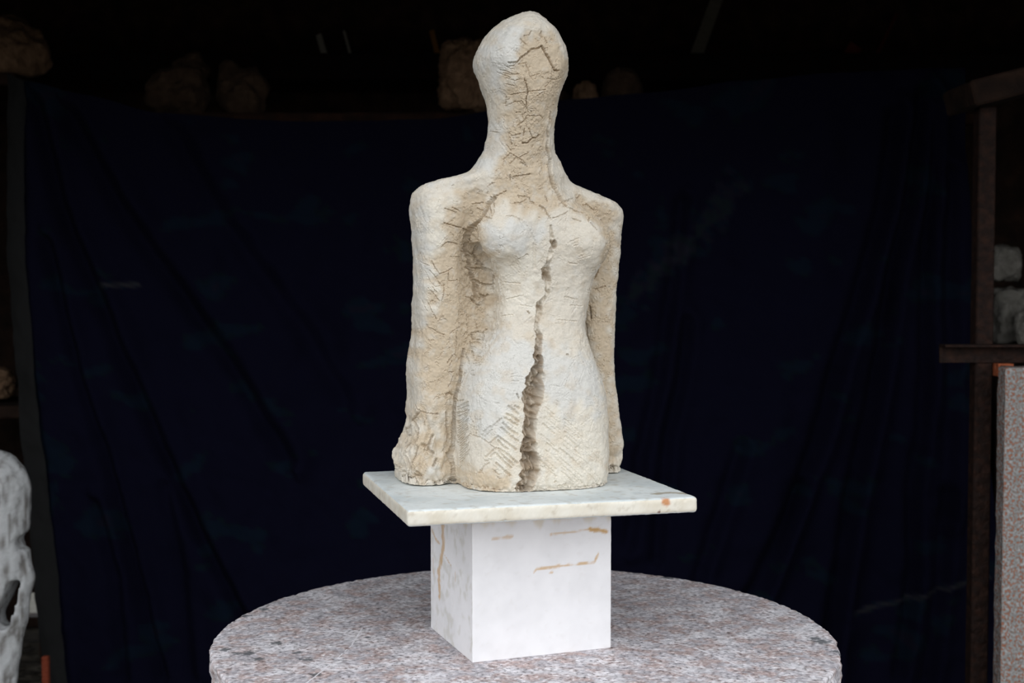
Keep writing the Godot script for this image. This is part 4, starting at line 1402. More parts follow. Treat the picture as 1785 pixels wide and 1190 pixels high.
func build_table() -> void:
	var node := base("granite_table", Vector3(TABLE_AT.x, 0, TABLE_AT.z))
	var m := StandardMaterial3D.new()
	m.albedo_texture = granite_image(1300)
	m.roughness = 0.8
	m.metallic_specular = 0.4
	m.normal_enabled = true
	m.normal_texture = noise_texture(noise(66, 0.05, 4), 512, null, true, 3.0)
	m.normal_scale = 0.35
	var p := PackedVector3Array()
	var uv := PackedVector2Array()
	var t := PackedInt32Array()
	var chip := noise(67, 22.0, 4)
	var bump := noise(68, 70.0, 3)
	var around := 420
	var profile := []           # radius factor, height below the top
	for i in 60:
		profile.append([i / 60.0 * 0.988, 0.0])
	profile.append_array([[0.992, 0.0], [0.996, 0.001], [0.999, 0.0035], [1.0, 0.007]])
	for i in range(1, 26):
		profile.append([1.0 - 0.0008 * i, 0.007 + i * 0.006])
	profile.append_array([[0.97, 0.159], [0.5, 0.16], [0.0, 0.16]])
	for j in profile.size():
		var r: float = profile[j][0]
		var y: float = profile[j][1]
		for i in around:
			var a := i * TAU / around
			var dir := Vector3(cos(a), 0, sin(a))
			var rim := smoothstep(0.97, 1.0, r)
			var q := dir * TABLE_RADIUS * r
			q.y = -y
			var side := smoothstep(0.0, 0.01, y)
			var off := rim * (chip.get_noise_3dv(dir * 0.5) * 0.0025 + bump.get_noise_3dv(dir * 0.5) * 0.0022 * (1.0 - side))
			off += side * rim * (bump.get_noise_3dv(q) * 0.006 + chip.get_noise_3dv(q) * 0.006 - 0.002)
			q += dir * off
			q.y += (1.0 - rim) * bump.get_noise_3dv(q * 0.4) * 0.0003 - rim * (1.0 - side) * maxf(0, bump.get_noise_3dv(dir * 1.3)) * 0.004
			p.append(q)
			if y < 0.006:
				uv.append(Vector2(q.x, q.z) / 1.04 + Vector2(0.5, 0.5))
			else:
				uv.append((Vector2(dir.x, dir.z) * (TABLE_RADIUS - y * 0.7) / 1.04) + Vector2(0.5, 0.5))
	for j in profile.size() - 1:
		for i in around:
			var a := j * around + i
			var b := j * around + (i + 1) % around
			t.append_array([a, b, b + around, a, b + around, a + around])
	var top := put(mesh_of(p, smooth_normals(p, t), t, PackedColorArray(), uv), "table_top", m, node)
	top.position.y = TABLE_AT.y
	var st := SurfaceTool.new()
	st.begin(Mesh.PRIMITIVE_TRIANGLES)
	var foot := boulder(Vector3(0.5, 0.62, 0.5), 70, 0.06, 0.55, 24, 0.01)
	var f := put(foot, "pedestal", material(srgb(140, 128, 122), 0.9, null, noise_texture(noise(71, 0.03, 4), 256, null, true), 0.4), node)
	f.position.y = 0.285
	tag(node, "thick round grey-pink granite table top with pale dust and dark lichen spots", "table")


# ---------------------------------------------------------------- the cloth

func build_cloth(navy: Material, grey: Material) -> void:
	var node := base("backdrop_cloth", Vector3(0, 0, -1.90))
	# folds: x, y along each crease, then width and depth
	var folds := [
		[[Vector2(-1.466, 1.873), Vector2(-1.392, 1.553), Vector2(-1.285, 1.295), Vector2(-1.200, 1.073), Vector2(-1.098, 0.805), Vector2(-0.981, 0.550), Vector2(-0.832, 0.263)], 0.024, 0.045],
		[[Vector2(-1.361, 1.838), Vector2(-1.214, 1.567), Vector2(-1.135, 1.443), Vector2(-1.003, 1.251), Vector2(-0.901, 1.117), Vector2(-0.843, 1.022), Vector2(-0.704, 0.782)], 0.028, 0.042],
		[[Vector2(-1.437, 1.454), Vector2(-1.374, 1.191), Vector2(-1.333, 1.013), Vector2(-1.284, 0.850), Vector2(-1.203, 0.514), Vector2(-1.101, 0.101)], 0.018, 0.033],
		[[Vector2(-1.047, 1.786), Vector2(-0.874, 1.489), Vector2(-0.665, 1.207), Vector2(-0.526, 0.960)], 0.03, 0.024],
		[[Vector2(-1.308, 0.640), Vector2(-1.240, 0.407), Vector2(-1.217, 0.101)], 0.02, 0.03],
		[[Vector2(-1.094, 0.693), Vector2(-1.044, 0.425), Vector2(-1.012, 0.101)], 0.02, 0.0225],
		[[Vector2(1.160, 1.838), Vector2(1.125, 1.531), Vector2(1.066, 1.302), Vector2(0.997, 1.086), Vector2(0.936, 0.836), Vector2(0.854, 0.625), Vector2(0.773, 0.436), Vector2(0.664, 0.209)], 0.024, 0.051],
		[[Vector2(1.247, 1.907), Vector2(1.207, 1.611), Vector2(1.160, 1.324), Vector2(1.131, 1.086), Vector2(1.083, 0.836), Vector2(1.042, 0.647), Vector2(1.014, 0.436), Vector2(0.968, 0.083)], 0.022, 0.054],
		[[Vector2(1.282, 1.873), Vector2(1.270, 1.510), Vector2(1.271, 1.043), Vector2(1.259, 0.887), Vector2(1.230, 0.668), Vector2(1.238, 0.436), Vector2(1.200, 0.101)], 0.018, 0.039],
		[[Vector2(0.514, 1.576), Vector2(0.485, 1.324), Vector2(0.446, 1.043), Vector2(0.385, 0.782), Vector2(0.354, 0.520)], 0.02, 0.03],
		[[Vector2(0.533, 1.207), Vector2(0.518, 1.043), Vector2(0.468, 0.836), Vector2(0.438, 0.468)], 0.018, 0.027],
		[[Vector2(0.695, 0.818), Vector2(0.657, 0.698), Vector2(0.605, 0.541), Vector2(0.573, 0.436), Vector2(0.521, 0.263)], 0.02, 0.033],
		[[Vector2(0.891, 0.693), Vector2(0.822, 0.497), Vector2(0.735, 0.245)], 0.016, 0.027],
		[[Vector2(1.334, 0.675), Vector2(1.320, 0.443), Vector2(1.289, 0.083)], 0.02, 0.03],
		[[Vector2(1.338, 1.664), Vector2(1.349, 1.137), Vector2(1.335, 0.604)], 0.02, 0.024],
	]
	var top := [Vector2(-1.545, 1.963), Vector2(-1.500, 1.942), Vector2(-1.308, 1.897), Vector2(-1.099, 1.845), Vector2(-0.696, 1.819), Vector2(-0.258, 1.827), Vector2(-0.066, 1.855), Vector2(0.162, 1.885), Vector2(0.389, 1.904), Vector2(0.704, 1.942), Vector2(1.019, 1.963), Vector2(1.298, 1.977), Vector2(1.438, 1.980)]
	var ledge := [Vector2(-1.545, 1.963), Vector2(-1.546, 1.664), Vector2(-1.539, 1.137), Vector2(-1.504, 0.604), Vector2(-1.450, 0.083), Vector2(-1.438, 0.002)]
	var redge := [Vector2(1.368, 1.980), Vector2(1.387, 1.664), Vector2(1.413, 1.313), Vector2(1.438, 1.066), Vector2(1.477, 0.604), Vector2(1.500, 0.083), Vector2(1.501, 0.002)]
	var ripple := noise(81, 1.6, 3)
	var crumple := noise(82, 7.0, 3)
	var dusty := noise(83, 5.0, 4)
	var nx := 260
	var ny := 190
	for part in 2:
		var p := PackedVector3Array()
		var c := PackedColorArray()
		var t := PackedInt32Array()
		var cols := nx if part == 0 else 16
		for j in ny + 1:
			for i in cols + 1:
				var s := i / float(cols)
				var v := j / float(ny)
				# y first from the middle, then the edges at that height
				var yb := lerpf(along(top, -1.5), 0.0, v)
				var x0 := along_y(ledge, yb)
				var x1 := along_y(redge, yb)
				var x := lerpf(x0, x1, s)
				if part == 1:
					x = lerpf(x0 - 0.004, x0 + 0.05 * (1.0 + 0.5 * v), s)
				var y := lerpf(along(top, x), 0.004, v)
				var z := ripple.get_noise_2d(x, y * 0.4) * 0.06 + crumple.get_noise_2d(x, y) * 0.012
				for f in folds:
					var d := near_line_signed(Vector2(x, y), f[0])
					var w: float = f[1]
					if absf(d) < w * 4.0:
						z += f[2] * (-exp(-d * d / (w * w)) + 0.55 * exp(-(d - w * 1.7) * (d - w * 1.7) / (w * w * 1.4)))
				if part == 1:
					z += 0.012 + 0.006 * sin(s * PI) + 0.004 * sin(y * 9.0)
				p.append(Vector3(x, y, z))
				var col := lin(17, 21, 33) if part == 0 else lin(34, 34, 34)
				if part == 0:
					var dust := smoothstep(0.25, 0.6, dusty.get_noise_2d(x * 0.6, y)) * 0.06
					var streak := near_line(Vector2(x, y), [Vector2(0.680, 1.629), Vector2(0.584, 1.497), Vector2(0.506, 1.418), Vector2(0.374, 1.304)])
					dust += smoothstep(0.045, 0.0, streak + 0.06 * dusty.get_noise_2d(x * 3.0, y * 3.0)) * 0.16
					streak = near_line(Vector2(x, y), [Vector2(1.463, 0.420), Vector2(1.356, 0.389), Vector2(1.232, 0.344), Vector2(1.055, 0.296)])
					dust += smoothstep(0.010, 0.001, streak + 0.006 * dusty.get_noise_2d(x * 6.0, y * 6.0)) * 0.45
					streak = near_line(Vector2(x, y), [Vector2(-1.272, 1.318), Vector2(-1.158, 1.320)])
					dust += smoothstep(0.010, 0.002, streak) * 0.5
					col = col.lerp(lin(80, 78, 74), minf(dust, 1.0) * 0.5)
				c.append(col)
		for j in ny:
			for i in cols:
				var a := j * (cols + 1) + i
				t.append_array([a, a + 1, a + cols + 2, a, a + cols + 2, a + cols + 1])
		var o := put(mesh_of(p, smooth_normals(p, t), t, c), "sheet" if part == 0 else "turned_hem", navy if part == 0 else grey, node)
		if part == 1:
			o.set_meta("label", "dull grey turned-over edge of the cloth")
	tag(node, "dark navy cloth with long folds hanging behind the sculpture", "cloth")


func along(pts: Array, x: float) -> float:
	for i in pts.size() - 1:
		if x <= pts[i + 1].x or i == pts.size() - 2:
			var s := clampf((x - pts[i].x) / (pts[i + 1].x - pts[i].x), 0, 1)
			return lerpf(pts[i].y, pts[i + 1].y, s * s * (3 - 2 * s) * 0.5 + s * 0.5)
	return pts[0].y


func along_y(pts: Array, y: float) -> float:
	for i in pts.size() - 1:
		if y >= pts[i + 1].y or i == pts.size() - 2:
			return lerpf(pts[i].x, pts[i + 1].x, clampf((pts[i].y - y) / (pts[i].y - pts[i + 1].y), 0, 1))
	return pts[0].x


func near_line_signed(p: Vector2, pts: Array) -> float:
	var best := INF
	var side := 1.0
	for i in pts.size() - 1:
		var a: Vector2 = pts[i]
		var b: Vector2 = pts[i + 1]
		var d := p.distance_to(Geometry2D.get_closest_point_to_segment(p, a, b))
		if d < best:
			best = d
			side = signf((b - a).cross(p - a))
	return best * side


# ---------------------------------------------------------------- the pale carving by the cloth

var carve_noise: FastNoiseLite


func carving_field(x: float, y: float, z: float) -> float:
	# an upright, hollowed piece: two limbs that part below a rounded head
	var q := Vector3(x, y, z * 1.7)
	var d := capsule(q, Vector3(-0.02, 0.80, 0), Vector3(-0.03, 0.5, 0), 0.105, 0.10)
	d = blend(d, capsule(q, Vector3(-0.025, 0.57, 0.0), Vector3(-0.03, 0.50, 0.0), 0.095, 0.06), 0.05)
	d = blend(d, capsule(q, Vector3(0.052, 0.58, 0.01), Vector3(-0.06, 0.02, 0.02), 0.036, 0.06), 0.03)
	d = blend(d, capsule(q, Vector3(-0.07, 0.56, -0.01), Vector3(-0.16, 0.02, 0), 0.06, 0.08), 0.03)
	var flat := Vector3(x, y, 0)
	d = maxf(d, -capsule(flat, Vector3(0.075, 0.668, 0), Vector3(0.10, 0.672, 0), 0.02, 0.028))
	d = maxf(d, -capsule(flat, Vector3(0.055, 0.565, 0), Vector3(0.02, 0.47, 0), 0.011, 0.022))
	d += carve_noise.get_noise_3d(x * 3.0, y, z * 3.0) * 0.006
	return maxf(d, -y)


func capsule(p: Vector3, a: Vector3, b: Vector3, ra: float, rb: float) -> float:
	var ab := b - a
	var h := clampf((p - a).dot(ab) / ab.length_squared(), 0, 1)
	return p.distance_to(a + ab * h) - lerpf(ra, rb, h)


func build_carving(mat: Material) -> void:
	carve_noise = noise(91, 11.0, 4)
	var made := nets(carving_field, Vector3(-0.26, -0.01, -0.16), Vector3(0.16, 0.93, 0.16), 0.0085, 0.09)
	var p: PackedVector3Array = made[0]
	var t: PackedInt32Array = made[1]
	var c := PackedColorArray()
	var streak := noise(92, 20.0, 4)
	for q in p:
		var g := streak.get_noise_3d(q.x * 2.5, q.y * 0.5, q.z * 2.5)
		c.append(lin(182, 183, 183).lerp(lin(112, 108, 104), smoothstep(-0.1, 0.5, g)))
	var o := put(mesh_of(p, smooth_normals(p, t), t, c), "stone_carving", mat)
	o.position = Vector3(-1.3180, 0.0000, -1.2000)
	tag(o, "pale weathered abstract carving with holes, standing beside the left edge of cloth", "sculpture")


# ---------------------------------------------------------------- everything

func _ready() -> void:
	# camera: a 45 mm lens, focused on the torso
	var cam := Camera3D.new()
	cam.name = "camera"
	cam.fov = 29.77
	var lens := CameraAttributesPhysical.new()
	lens.frustum_focal_length = 45.16
	lens.frustum_focus_distance = 2.0
	lens.frustum_near = 0.05
	lens.frustum_far = 100.0
	lens.exposure_aperture = 5.6
	cam.attributes = lens
	add_child(cam)
	cam.position = Vector3(-0.0087, 1.3146, 2.0465)
	cam.rotation = Vector3(-0.0428, 0, 0)
	cam.current = true

	# an even overcast sky is the only light
	var sky_mat := ProceduralSkyMaterial.new()
	sky_mat.sky_top_color = Color(0.955, 0.975, 1.0)
	sky_mat.sky_horizon_color = Color(0.985, 0.99, 1.0)
	sky_mat.ground_bottom_color = Color(0.30, 0.29, 0.27)
	sky_mat.ground_horizon_color = Color(0.5, 0.5, 0.5)
	sky_mat.sun_angle_max = 0.0
	var sky := Sky.new()
	sky.sky_material = sky_mat
	var env := Environment.new()
	env.background_mode = Environment.BG_SKY
	env.sky = sky
	env.tonemap_mode = Environment.TONE_MAPPER_LINEAR
	env.tonemap_exposure = 2.02
	env.sdfgi_enabled = true
	env.ssao_enabled = true
	env.ssil_enabled = true
	var we := WorldEnvironment.new()
	we.name = "world_environment"
	we.environment = env
	add_child(we)

	# the shed: floor, walls and a low roof, open to the front
	var wood_grain := noise_texture(noise(101, 0.02, 4), 256, [[0.0, srgb(30, 19, 13)], [0.5, srgb(52, 34, 24)], [1.0, srgb(74, 52, 38)]])
	var wood_bump := noise_texture(noise(102, 0.04, 4), 256, null, true, 4.0)
	var dark_wood := material(Color(0.75, 0.75, 0.75), 0.9, wood_grain, wood_bump, 0.6)
	var earth := material(Color.WHITE, 1.0, noise_texture(noise(103, 0.02, 5), 512, [[0.0, srgb(52, 47, 40)], [0.5, srgb(74, 68, 60)], [1.0, srgb(98, 92, 82)]]), noise_texture(noise(104, 0.06, 4), 256, null, true, 5.0), 1.5)
	var gravel := material(Color.WHITE, 1.0, noise_texture(noise(105, 0.09, 4), 512, [[0.0, srgb(72, 72, 66)], [0.5, srgb(104, 102, 94)], [1.0, srgb(140, 136, 126)]]), noise_texture(noise(106, 0.12, 3), 256, null, true, 6.0), 0.8)
	structure(boxes([[Vector3(0, -0.05, -1.175), Vector3(6.4, 0.1, 3.55)]]), "floor", earth)
	var ground := structure(boxes([[Vector3(0, -0.07, 5.6), Vector3(24, 0.1, 10.0)], [Vector3(0, -0.07, -5.0), Vector3(24, 0.1, 4.1)]]), "ground", gravel)
	ground.set_meta("label", "grey gravel yard")
	var gap := Vector3(-1.8575, 0.0790, 0)     # a missing piece of board at the foot of the back wall
	structure(boxes([
		[Vector3((-3.2 + gap.x - 0.055) * 0.5, 1.3, -2.9), Vector3(gap.x - 0.055 + 3.2, 2.7, 0.08)],
		[Vector3((3.2 + gap.x + 0.055) * 0.5, 1.3, -2.9), Vector3(3.2 - gap.x - 0.055, 2.7, 0.08)],
		[Vector3(gap.x, (2.65 + gap.y + 0.055) * 0.5, -2.9), Vector3(0.11, 2.65 - gap.y - 0.055, 0.08)],
		[Vector3(gap.x, (gap.y - 0.04) * 0.5, -2.9), Vector3(0.11, maxf(0.01, gap.y - 0.04), 0.08)]]), "wall_back", dark_wood)
	structure(boxes([[Vector3(-3.15, 1.3, -1.3), Vector3(0.1, 2.7, 3.3)]]), "wall_left", dark_wood)
	structure(boxes([[Vector3(3.15, 1.3, -1.3), Vector3(0.1, 2.7, 3.3)]]), "wall_right", dark_wood)
	var roof_tilt := Basis(Vector3.RIGHT, 0.0)
	var roof := structure(boxes([[Vector3(0, 2.60, -1.325), Vector3(6.6, 0.06, 3.55), 0.004, roof_tilt]]), "ceiling", dark_wood)
	for i in 9:
		put(boxes([[Vector3(-2.8 + i * 0.7, 2.60 - 0.085, -1.325), Vector3(0.07, 0.11, 3.55 - 0.1), 0.004, roof_tilt]]), "rafter", dark_wood, roof)
	structure(boxes([[Vector3(0, (2.14 + 2.62) * 0.5, 0.3), Vector3(6.4, 2.62 - 2.14, 0.05), 0.004]]), "added_front_lintel", dark_wood)  # unseen lintel added over the opening to keep the interior dark
	var beam := structure(boxes([[Vector3(0.0000, 2.0957, -2.6000), Vector3(6.2, 0.095, 0.09), 0.006]]), "trim_1", material(srgb(92, 58, 44), 0.9, wood_grain, wood_bump, 0.5))
	beam.set_meta("label", "reddish-brown wooden tie beam across the back of the shed")

	# the stand and the torso
	build_table()
	var plaster := StandardMaterial3D.new()
	plaster.vertex_color_use_as_albedo = true
	plaster.roughness = 0.75
	plaster.metallic_specular = 0.35
	build_block(plaster)
	var marble := StandardMaterial3D.new()
	marble.vertex_color_use_as_albedo = true
	marble.roughness = 0.55
	marble.metallic_specular = 0.45
	build_slab(marble)
	var clay := material(Color.WHITE, 0.95, null, noise_texture(noise(121, 0.03, 4), 512, null, true, 7.0), 0.13, 0.4)
	clay.vertex_color_use_as_albedo = true
	clay.metallic_specular = 0.2
	build_torso(clay)

	# the cloth and the shelf behind it
	var weave := noise_texture(noise(131, 0.2, 2), 256, null, true, 2.0)
	var navy := material(Color.WHITE, 0.95, null, weave, 0.05, 0.3)
	navy.vertex_color_use_as_albedo = true
	navy.metallic_specular = 0.15
	build_cloth(navy, navy)

	var shelf_wood := material(srgb(190, 160, 130), 0.9, wood_grain, wood_bump, 0.5)
	var rack := base("stone_shelf", Vector3(0, 0, -2.27))
	var shelf_y: float = 1.8609
	put(boxes([[Vector3(0.06, shelf_y - 0.0175, 0), Vector3(2.78, 0.035, 0.5), 0.004]]), "board", shelf_wood, rack)
	for x in [-1.25, 0.05, 1.36]:
		put(boxes([[Vector3(x, (shelf_y - 0.035) * 0.5, -0.18), Vector3(0.07, shelf_y - 0.035, 0.07), 0.004]]), "post", shelf_wood, rack)
		put(boxes([[Vector3(x, (shelf_y - 0.035) * 0.5, 0.16), Vector3(0.07, shelf_y - 0.035, 0.07), 0.004]]), "post", shelf_wood, rack)
	tag(rack, "long brown wooden shelf carrying stones behind the cloth", "shelf")

	var stone_bump := noise_texture(noise(141, 0.05, 4), 256, null, true, 7.0)
	var stone_tex := noise_texture(noise(142, 0.03, 4), 256, [[0.0, srgb(78, 62, 48)], [0.5, srgb(104, 85, 68)], [1.0, srgb(128, 108, 90)]])
	var brown_stone := material(Color(0.60, 0.57, 0.54), 0.95, stone_tex, stone_bump, 0.35)
	var tan_stone := material(Color(1.0, 0.95, 0.9), 0.95, stone_tex, stone_bump, 0.35)
	var pale_tex := noise_texture(noise(143, 0.03, 4), 256, [[0.0, srgb(88, 84, 78)], [0.5, srgb(116, 113, 106)], [1.0, srgb(140, 136, 130)]])
	var pale_stone := material(Color.WHITE, 0.95, pale_tex, stone_bump, 0.35)
	var hump := put(lobed([[Vector3(0.023, 0.162, -0.030), 0.057], [Vector3(-0.053, 0.082, 0.000), 0.072], [Vector3(0.032, 0.073, 0.030), 0.057], [Vector3(0.000, 0.110, -0.030), 0.057]], 211), "boulder", brown_stone)
	rest(hump, -1.090, shelf_y, -2.2)
	tag(hump, "brown humped boulder sloping away on the shelf, beside a knobbly one", "stone", "stones in the shed")
	var knob := put(lobed([[Vector3(-0.048, 0.159, -0.030), 0.042], [Vector3(0.030, 0.118, 0.000), 0.051], [Vector3(0.015, 0.069, 0.030), 0.061], [Vector3(-0.030, 0.082, -0.030), 0.049]], 212), "boulder", brown_stone)
	rest(knob, -0.894, shelf_y, -2.2)
	tag(knob, "knobbly brown boulder with two tops on the shelf behind the cloth", "stone", "stones in the shed")
	var squarish := put(boulder(Vector3(0.20, 0.226, 0.18), 213, 0.16, 0.75, 34, 0.012), "boulder", tan_stone)
	squarish.rotation = Vector3(0, 0.2, 0)
	rest(squarish, -0.135, shelf_y, -2.12)
	tag(squarish, "tall squarish rough tan stone on the shelf behind the clay head", "stone", "stones in the shed")
	var dome := put(boulder(Vector3(0.135, 0.166, 0.13), 214, 0.08, 0.1), "boulder", brown_stone)
	rest(dome, 0.353, shelf_y, -2.2)
	tag(dome, "smooth dome-shaped brown stone on the shelf right of the clay head", "stone", "stones in the shed")
	var chunk := put(boulder(Vector3(0.07, 0.118, 0.10), 215, 0.2, 0.5), "boulder", tan_stone)
	chunk.rotation = Vector3(0, 0.3, 0)
	rest(chunk, 0.231, shelf_y, -2.2)
	tag(chunk, "small angular tan stone touching the dome-shaped stone on the shelf", "stone", "stones in the shed")
	var scrap := put(boulder(Vector3(0.07, 0.105, 0.08), 216, 0.2, 0.4), "boulder", brown_stone)
	scrap.rotation = Vector3(0, 0.5, 0)
	rest(scrap, 0.141, shelf_y, -2.3)
	tag(scrap, "low brown stone partly hidden behind the clay head on shelf", "stone", "stones in the shed")

	# left: a rough rack with more stones, and the pale carving
	var left_rack := base("stone_rack", Vector3(-1.590, 0, -2.25))
	var ly: float = 1.9940
	var lm: float = 0.9308
	put(boxes([[Vector3(-0.25, ly - 0.02, 0), Vector3(0.5, 0.04, 0.36), 0.004]]), "board", dark_wood, left_rack)
	put(boxes([[Vector3(-0.25, lm - 0.02, 0), Vector3(0.5, 0.04, 0.36), 0.004]]), "board", dark_wood, left_rack)
	for e in [Vector2(-0.46, -0.14), Vector2(-0.46, 0.14), Vector2(-0.04, -0.15)]:
		put(boxes([[Vector3(e.x, (ly - 0.04) * 0.5, e.y), Vector3(0.05, ly - 0.04, 0.05), 0.004]]), "post", dark_wood, left_rack)
	tag(left_rack, "dark wooden rack holding stones at the left edge of cloth", "rack")
	var head_stone := put(lobed([[Vector3(-0.014, 0.115, -0.030), 0.091], [Vector3(0.060, 0.061, 0.000), 0.062], [Vector3(-0.019, 0.058, 0.030), 0.072], [Vector3(-0.112, 0.085, -0.030), 0.085]], 201), "boulder", tan_stone)
	rest(head_stone, -1.642, ly, -2.18)
	tag(head_stone, "brown rounded boulder with a nose-like bulge on top of the dark rack", "stone")
	var small_stone := put(boulder(Vector3(0.16, 0.115, 0.16), 203, 0.15, 0.2), "boulder", tan_stone)
	rest(small_stone, -1.728, lm, -2.18)
	tag(small_stone, "small yellowish round stone on the middle board of the dark rack", "stone")
	var carve_mat := StandardMaterial3D.new()
	carve_mat.vertex_color_use_as_albedo = true
	carve_mat.roughness = 0.9
	carve_mat.normal_enabled = true
	carve_mat.normal_texture = stone_bump
	carve_mat.normal_scale = 0.4
	carve_mat.uv1_triplanar = true
	carve_mat.uv1_scale = Vector3.ONE * 3.0
	build_carving(carve_mat)
	var rusty_strip := put(boxes([[Vector3(0, 0.11, 0), Vector3(0.02, 0.22, 0.02), 0.003]]), "iron_stake", material(srgb(140, 66, 44), 0.85, null, stone_bump, 0.2))
	rusty_strip.position = Vector3(-1.3918, 0.0000, -1.7200)
	tag(rusty_strip, "short rust-red iron stake at the foot of the cloth beside the carving", "stake")

	# right: a granite slab leaning on a rusty steel frame, stones behind it
	var spots := noise_texture(noise(151, 0.07, 3), 512, [[0.0, srgb(158, 96, 74)], [0.36, srgb(166, 112, 90)], [0.43, srgb(140, 138, 134)], [0.6, srgb(158, 157, 155)], [1.0, srgb(206, 204, 202)]])
	var red_granite := material(Color(0.95, 0.95, 0.95), 0.85, spots, stone_bump, 0.33, 0.6)
	var gr := put(gridded_box(Vector3(0.36, 1.1271, 0.045), 0.012, 0.004, func(_p, _n): return Color.WHITE, func(p, _n): return carve_noise.get_noise_3dv(p * 1.5) * 0.003), "granite_slab", red_granite)
	gr.position = Vector3(1.3158, 0.5636, -0.9525)
	tag(gr, "upright grey granite slab flecked with orange, leaning on the rusty frame", "slab")
	var rust_tex := noise_texture(noise(152, 0.04, 4), 256, [[0.0, srgb(40, 24, 18)], [0.5, srgb(62, 38, 28)], [1.0, srgb(88, 54, 38)]])
	var rust := material(Color(0.62, 0.62, 0.62), 0.8, rust_tex, stone_bump, 0.3, 0.5)
	var frame := base("steel_frame", Vector3(1.1278, 0.0000, -1.0600))
	var fh: float = 1.7429
	put(boxes([[Vector3(0, fh * 0.5, 0), Vector3(0.042, fh, 0.042), 0.003]]), "post", rust, frame)
	put(boxes([[Vector3(0.62, (fh + 0.15) * 0.5, 0), Vector3(0.042, fh + 0.15, 0.042), 0.003]]), "post", rust, frame)
	put(boxes([[Vector3(0.275, 1.1539, 0.024), Vector3(0.77, 0.045, 0.006), 0.001], [Vector3(0.275, 1.1539 + 0.0195, 0.045), Vector3(0.77, 0.006, 0.042), 0.001]]), "crossbar", rust, frame)
	var tube := CSGBox3D.new()
	tube.size = Vector3(0.036, 0.03, 0.1)
	tube.name = "square_tube"
	tube.material = material(srgb(170, 92, 58), 0.8, null, stone_bump, 0.2)
	var hollow := CSGBox3D.new()
	hollow.name = "bore"
	hollow.operation = CSGShape3D.OPERATION_SUBTRACTION
	hollow.size = Vector3(0.027, 0.021, 0.12)
	tube.add_child(hollow)
	tube.position = Vector3(0.041, 1.1539 - 0.0385, 0.0)
	frame.add_child(tube)
	tag(frame, "rusty brown steel frame of posts and an angle crossbar right of the cloth", "frame")
	var plank := put(boxes([[Vector3(0, 0.03, 0), Vector3(0.80, 0.06, 0.2), 0.005]]), "plank", dark_wood)
	plank.position = Vector3(1.1278, 0.0000, -1.0600) + Vector3(0.33, fh + 0.09, 0)
	plank.rotation.z = 0.25
	tag(plank, "weathered wooden plank lying sloped across the top of rusty frame", "plank")
	var back_rack := base("low_rack", Vector3(1.86, 0, -2.2))
	var by: float = 1.1213
	put(boxes([[Vector3(0, by - 0.02, 0), Vector3(0.72, 0.04, 0.4), 0.004]]), "board", dark_wood, back_rack)
	for x in [-0.3, 0.3]:
		for z in [-0.15, 0.15]:
			put(boxes([[Vector3(x, (by - 0.04) * 0.5, z), Vector3(0.06, by - 0.04, 0.06), 0.004]]), "post", dark_wood, back_rack)
	tag(back_rack, "dark wooden rack behind the rusty frame, loaded with pale stones", "rack")
	var limestone := put(boulder(Vector3(0.134, 0.182, 0.2), 221, 0.12, 0.8), "boulder", pale_stone)
	limestone.rotation = Vector3(0, 0.2, 0)
	rest(limestone, 1.621, by, -2.2)
	tag(limestone, "pale limestone lump under another on the dark rack", "stone", "stones in the shed")
	var upper := put(boulder(Vector3(0.121, 0.116, 0.17), 222, 0.15, 0.7), "boulder", pale_stone)
	upper.rotation = Vector3(0, -0.3, 0)
	rest(upper, 1.603, 1.328, -2.2)
	tag(upper, "pale limestone lump lying on top of another on the dark rack", "stone", "stones in the shed")
	var corner := put(boulder(Vector3(0.13, 0.12, 0.07), 223, 0.12, 0.4), "boulder", pale_stone)
	corner.rotation = Vector3(0, 0.4, 0.1)
	rest(corner, 1.652, by, -2.04)
	tag(corner, "pale grey wedge-like stone in front of limestone on the dark rack", "stone", "stones in the shed")

	# on the beam: offcuts, and laths added in place of daylit rafter ends
	var daylit_lath_mat := material(srgb(200, 198, 188), 0.9, null, wood_bump, 0.3)  # pale colour stands in for daylight falling on rafter ends
	var dull := material(srgb(112, 108, 98), 0.9, null, wood_bump, 0.3)
	var ochre := material(srgb(196, 140, 66), 0.9, null, wood_bump, 0.3)  # warm colour stands in for a sliver of daylight
	var red := material(srgb(96, 36, 30), 0.8, null, wood_bump, 0.3)
	lath("lath", Vector3(-0.6804, 2.1432, -2.6000), Vector3(-0.7333, 2.2550, -2.8200), 0.021, daylit_lath_mat, "broad pale grey lath stub added for a daylit rafter end, on the tie beam", "lath")
	lath("lath", Vector3(-0.5878, 2.1432, -2.6000), Vector3(-0.6385, 2.2699, -2.8200), 0.009, daylit_lath_mat, "thin pale grey lath stub added for a daylit rafter end, on the tie beam", "lath")
	lath("lath", Vector3(-0.2751, 2.1432, -2.6000), Vector3(-0.3091, 2.2699, -2.8200), 0.019, ochre, "ochre yellow lath added for a sliver of daylight, on the beam beside the squarish stone", "lath")
	lath("board", Vector3(0.6527, 2.1432, -2.6000), Vector3(0.7728, 2.4297, -2.8200), 0.045, dull, "grey weathered board leaning from the beam up to the back wall", "board")
	lath("stick", Vector3(1.2986, 2.1432, -2.6000), Vector3(1.4320, 2.3317, -2.8200), 0.011, red, "thin red stick leaning slantwise from the tie beam", "stick")
	lath("offcut", Vector3(1.2040, 2.1432, -2.6000), Vector3(1.2296, 2.1795, -2.6200), 0.05, red, "short red wooden offcut standing on the tie beam", "offcut")


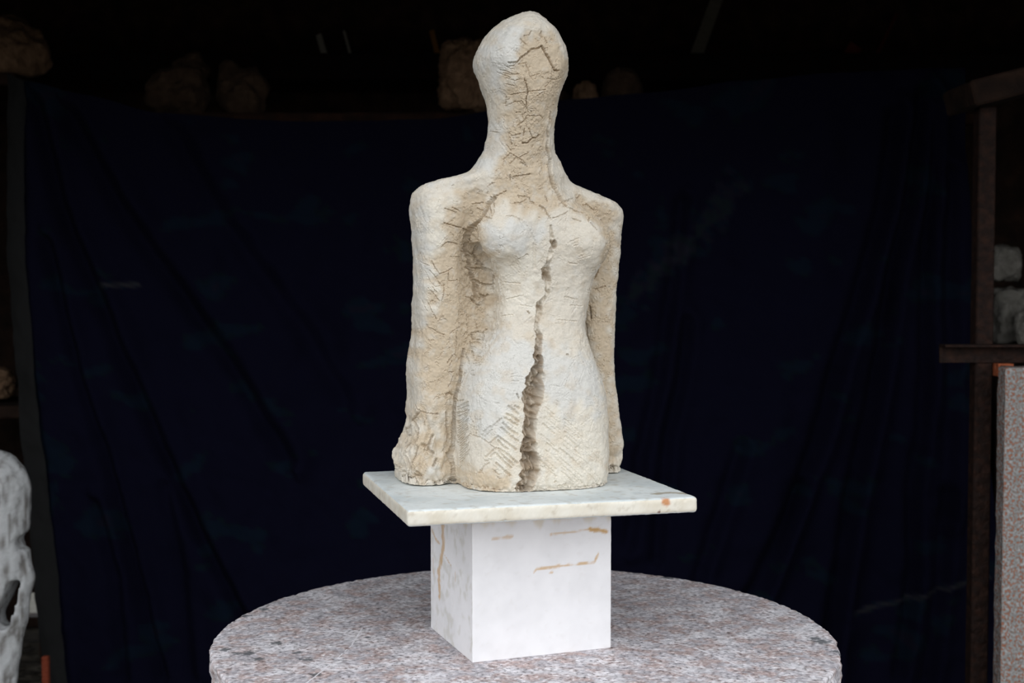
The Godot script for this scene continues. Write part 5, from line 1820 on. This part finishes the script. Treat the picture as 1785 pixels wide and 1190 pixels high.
func lath(called: String, from: Vector3, to: Vector3, w: float, mat: Material, label: String, category: String) -> void:
	var o := put(boxes([[Vector3(0, from.distance_to(to) * 0.5, 0), Vector3(w, from.distance_to(to), minf(w, 0.012)), 0.0015]]), called, mat)
	var up := (to - from).normalized()
	var side := up.cross(Vector3.BACK).normalized()
	o.transform = Transform3D(Basis(side, up, side.cross(up)), from)
	tag(o, label, category)
